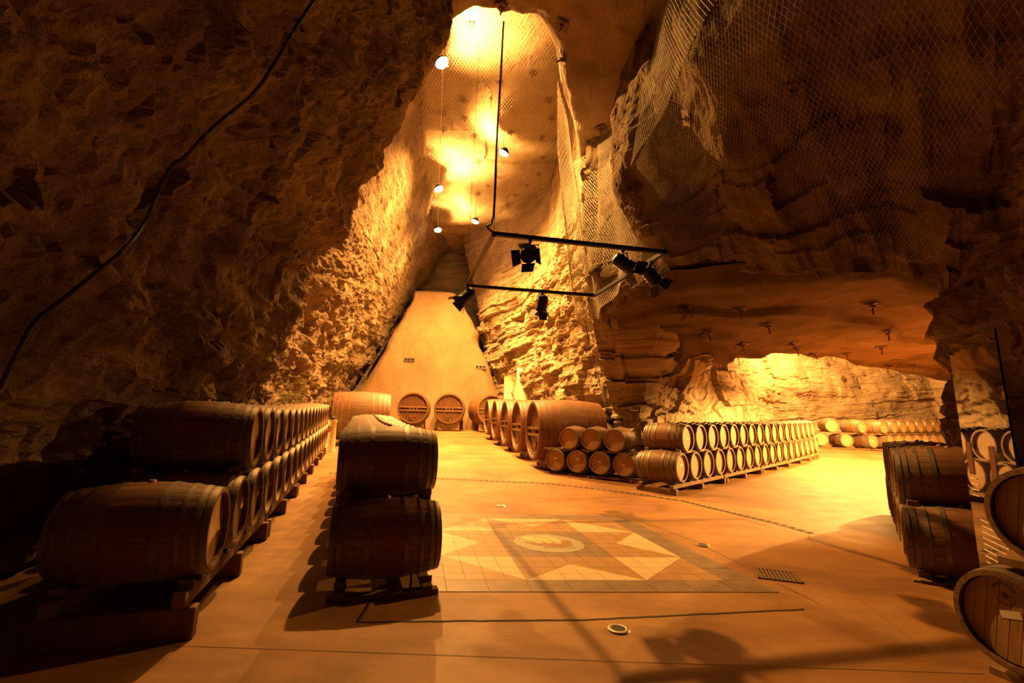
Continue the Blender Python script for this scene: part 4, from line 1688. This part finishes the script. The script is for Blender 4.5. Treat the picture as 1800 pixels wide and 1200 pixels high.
# ------------------------------------------------------------------ small things at the back
for px, py, lab in ((720, 632, 'three-hole vent high on the plastered wall above the middle casks'), (845, 645, 'three-hole vent near the edge of the plastered wall beside the bright rock')):
    h_ = hit(px, py, ['wall_plastered'])
    if h_:
        root = empty('wall_vent', h_[0] - Vector((0, .04, 0)))
        tag(root, lab, 'vent', 'vents in the plastered wall')
        mb = MB()
        mb.box((0, -.01, .10), (.66, .05, .035))
        mb.box((0, -.01, -.10), (.66, .05, .035))
        for x in (-.32, -.11, .11, .32):
            mb.box((x, -.01, 0), (.04, .05, .20))
        build(mb, 'vent_frame', M['steel'], root)
        hm = MB()
        hm.box((0, 0, 0), (.18, .03, .17))
        hm = hm.mesh('vent_hole', M['dark'])
        for x in (-.215, 0, .215):
            link('vent_hole', hm, root, (x, 0, 0))

post = empty('marker_post', (-6.15, 16.2, G(-6.15, 16.2)))
tag(post, 'pale stone post with dark cap at the far end of the dark wall barrels', 'post')
mb = MB()
mb.lathe([(0, .17), (.05, .16), (.95, .14), (1.0, .17), (1.06, .17)], 16, 'z', cap0=True, cap1=True)
build(mb, 'shaft', M['post'], post, smooth=True)
mb = MB()
mb.lathe([(1.06, .07), (1.14, .09), (1.2, .05)], 12, 'z', cap1=True)
build(mb, 'cap', M['black'], post, smooth=True)
mb = MB()
mb.box((-.10, -.14, .72), (.14, .05, .18))
build(mb, 'red_plate', M['red'], post)


def up_light(x, y, z_, power, label):
    root = empty('yellow_uplight', (x, y, z_))
    tag(root, label, 'lamp')
    mb = MB()
    mb.lathe([(0, .07), (.10, .08), (.12, .06)], 14, 'z', cap0=True)
    build(mb, 'housing', M['black'], root)
    mb = MB()
    mb.lathe([(.09, .06), (.13, .04), (.14, .01)], 12, 'z', cap1=True)
    build(mb, 'bulb', M['bulb'], root)
    ld = bpy.data.lights.new('lamp_light', 'POINT')
    ld.energy = power
    ld.color = (1.0, .72, .12)
    ld.shadow_soft_size = .08
    lo = bpy.data.objects.new('lamp_light', ld)
    COL.objects.link(lo)
    lo.parent = root
    lo.location = (0, 0, .25)


up_light(-7.55, 15.6, G(-7.55, 15.6), 150, 'hidden yellow uplight on the floor behind the dark wall barrels')


# ------------------------------------------------------------------ lit niche in the bright wall
ng = G(1.2, 25.4)
shell = MB()
prof = [(24.4, ng - .2), (24.4, 3.2)] + [(25.35 - .95 * math.cos(t), 3.4 + 1.05 * math.sin(t)) for t in [math.pi * k / 10 for k in range(11)]] + [(26.3, 3.2), (26.3, ng - .2)]
for (ya, za), (yb, zb_) in zip(prof[:-1], prof[1:]):
    shell.poly([(-.4 if ya > 26 else .3, ya, za), (2.7, ya, za), (2.7, yb, zb_), (-.4 if yb > 26 else .3, yb, zb_)])
shell.poly([(2.7, y_, z_) for y_, z_ in prof])
niche = build(shell, 'wall_niche', M['brick'])
niche['kind'] = 'structure'
bk = beam('stone_block', .48, .08, .235)
bk.materials.clear()
bk.materials.append(M['brick'])
for r_ in range(15):
    for c_i in range(6):
        x_ = .62 + c_i * .49 + (.245 if r_ % 2 else 0)
        z_ = ng + .1 + r_ * .243
        if z_ < 4.15 and x_ < 2.6:
            link('stone_block', bk, niche, (x_, 26.27, z_))
up_light(1.9, 25.2, ng, 420, 'hidden yellow uplight inside the arched stone niche')
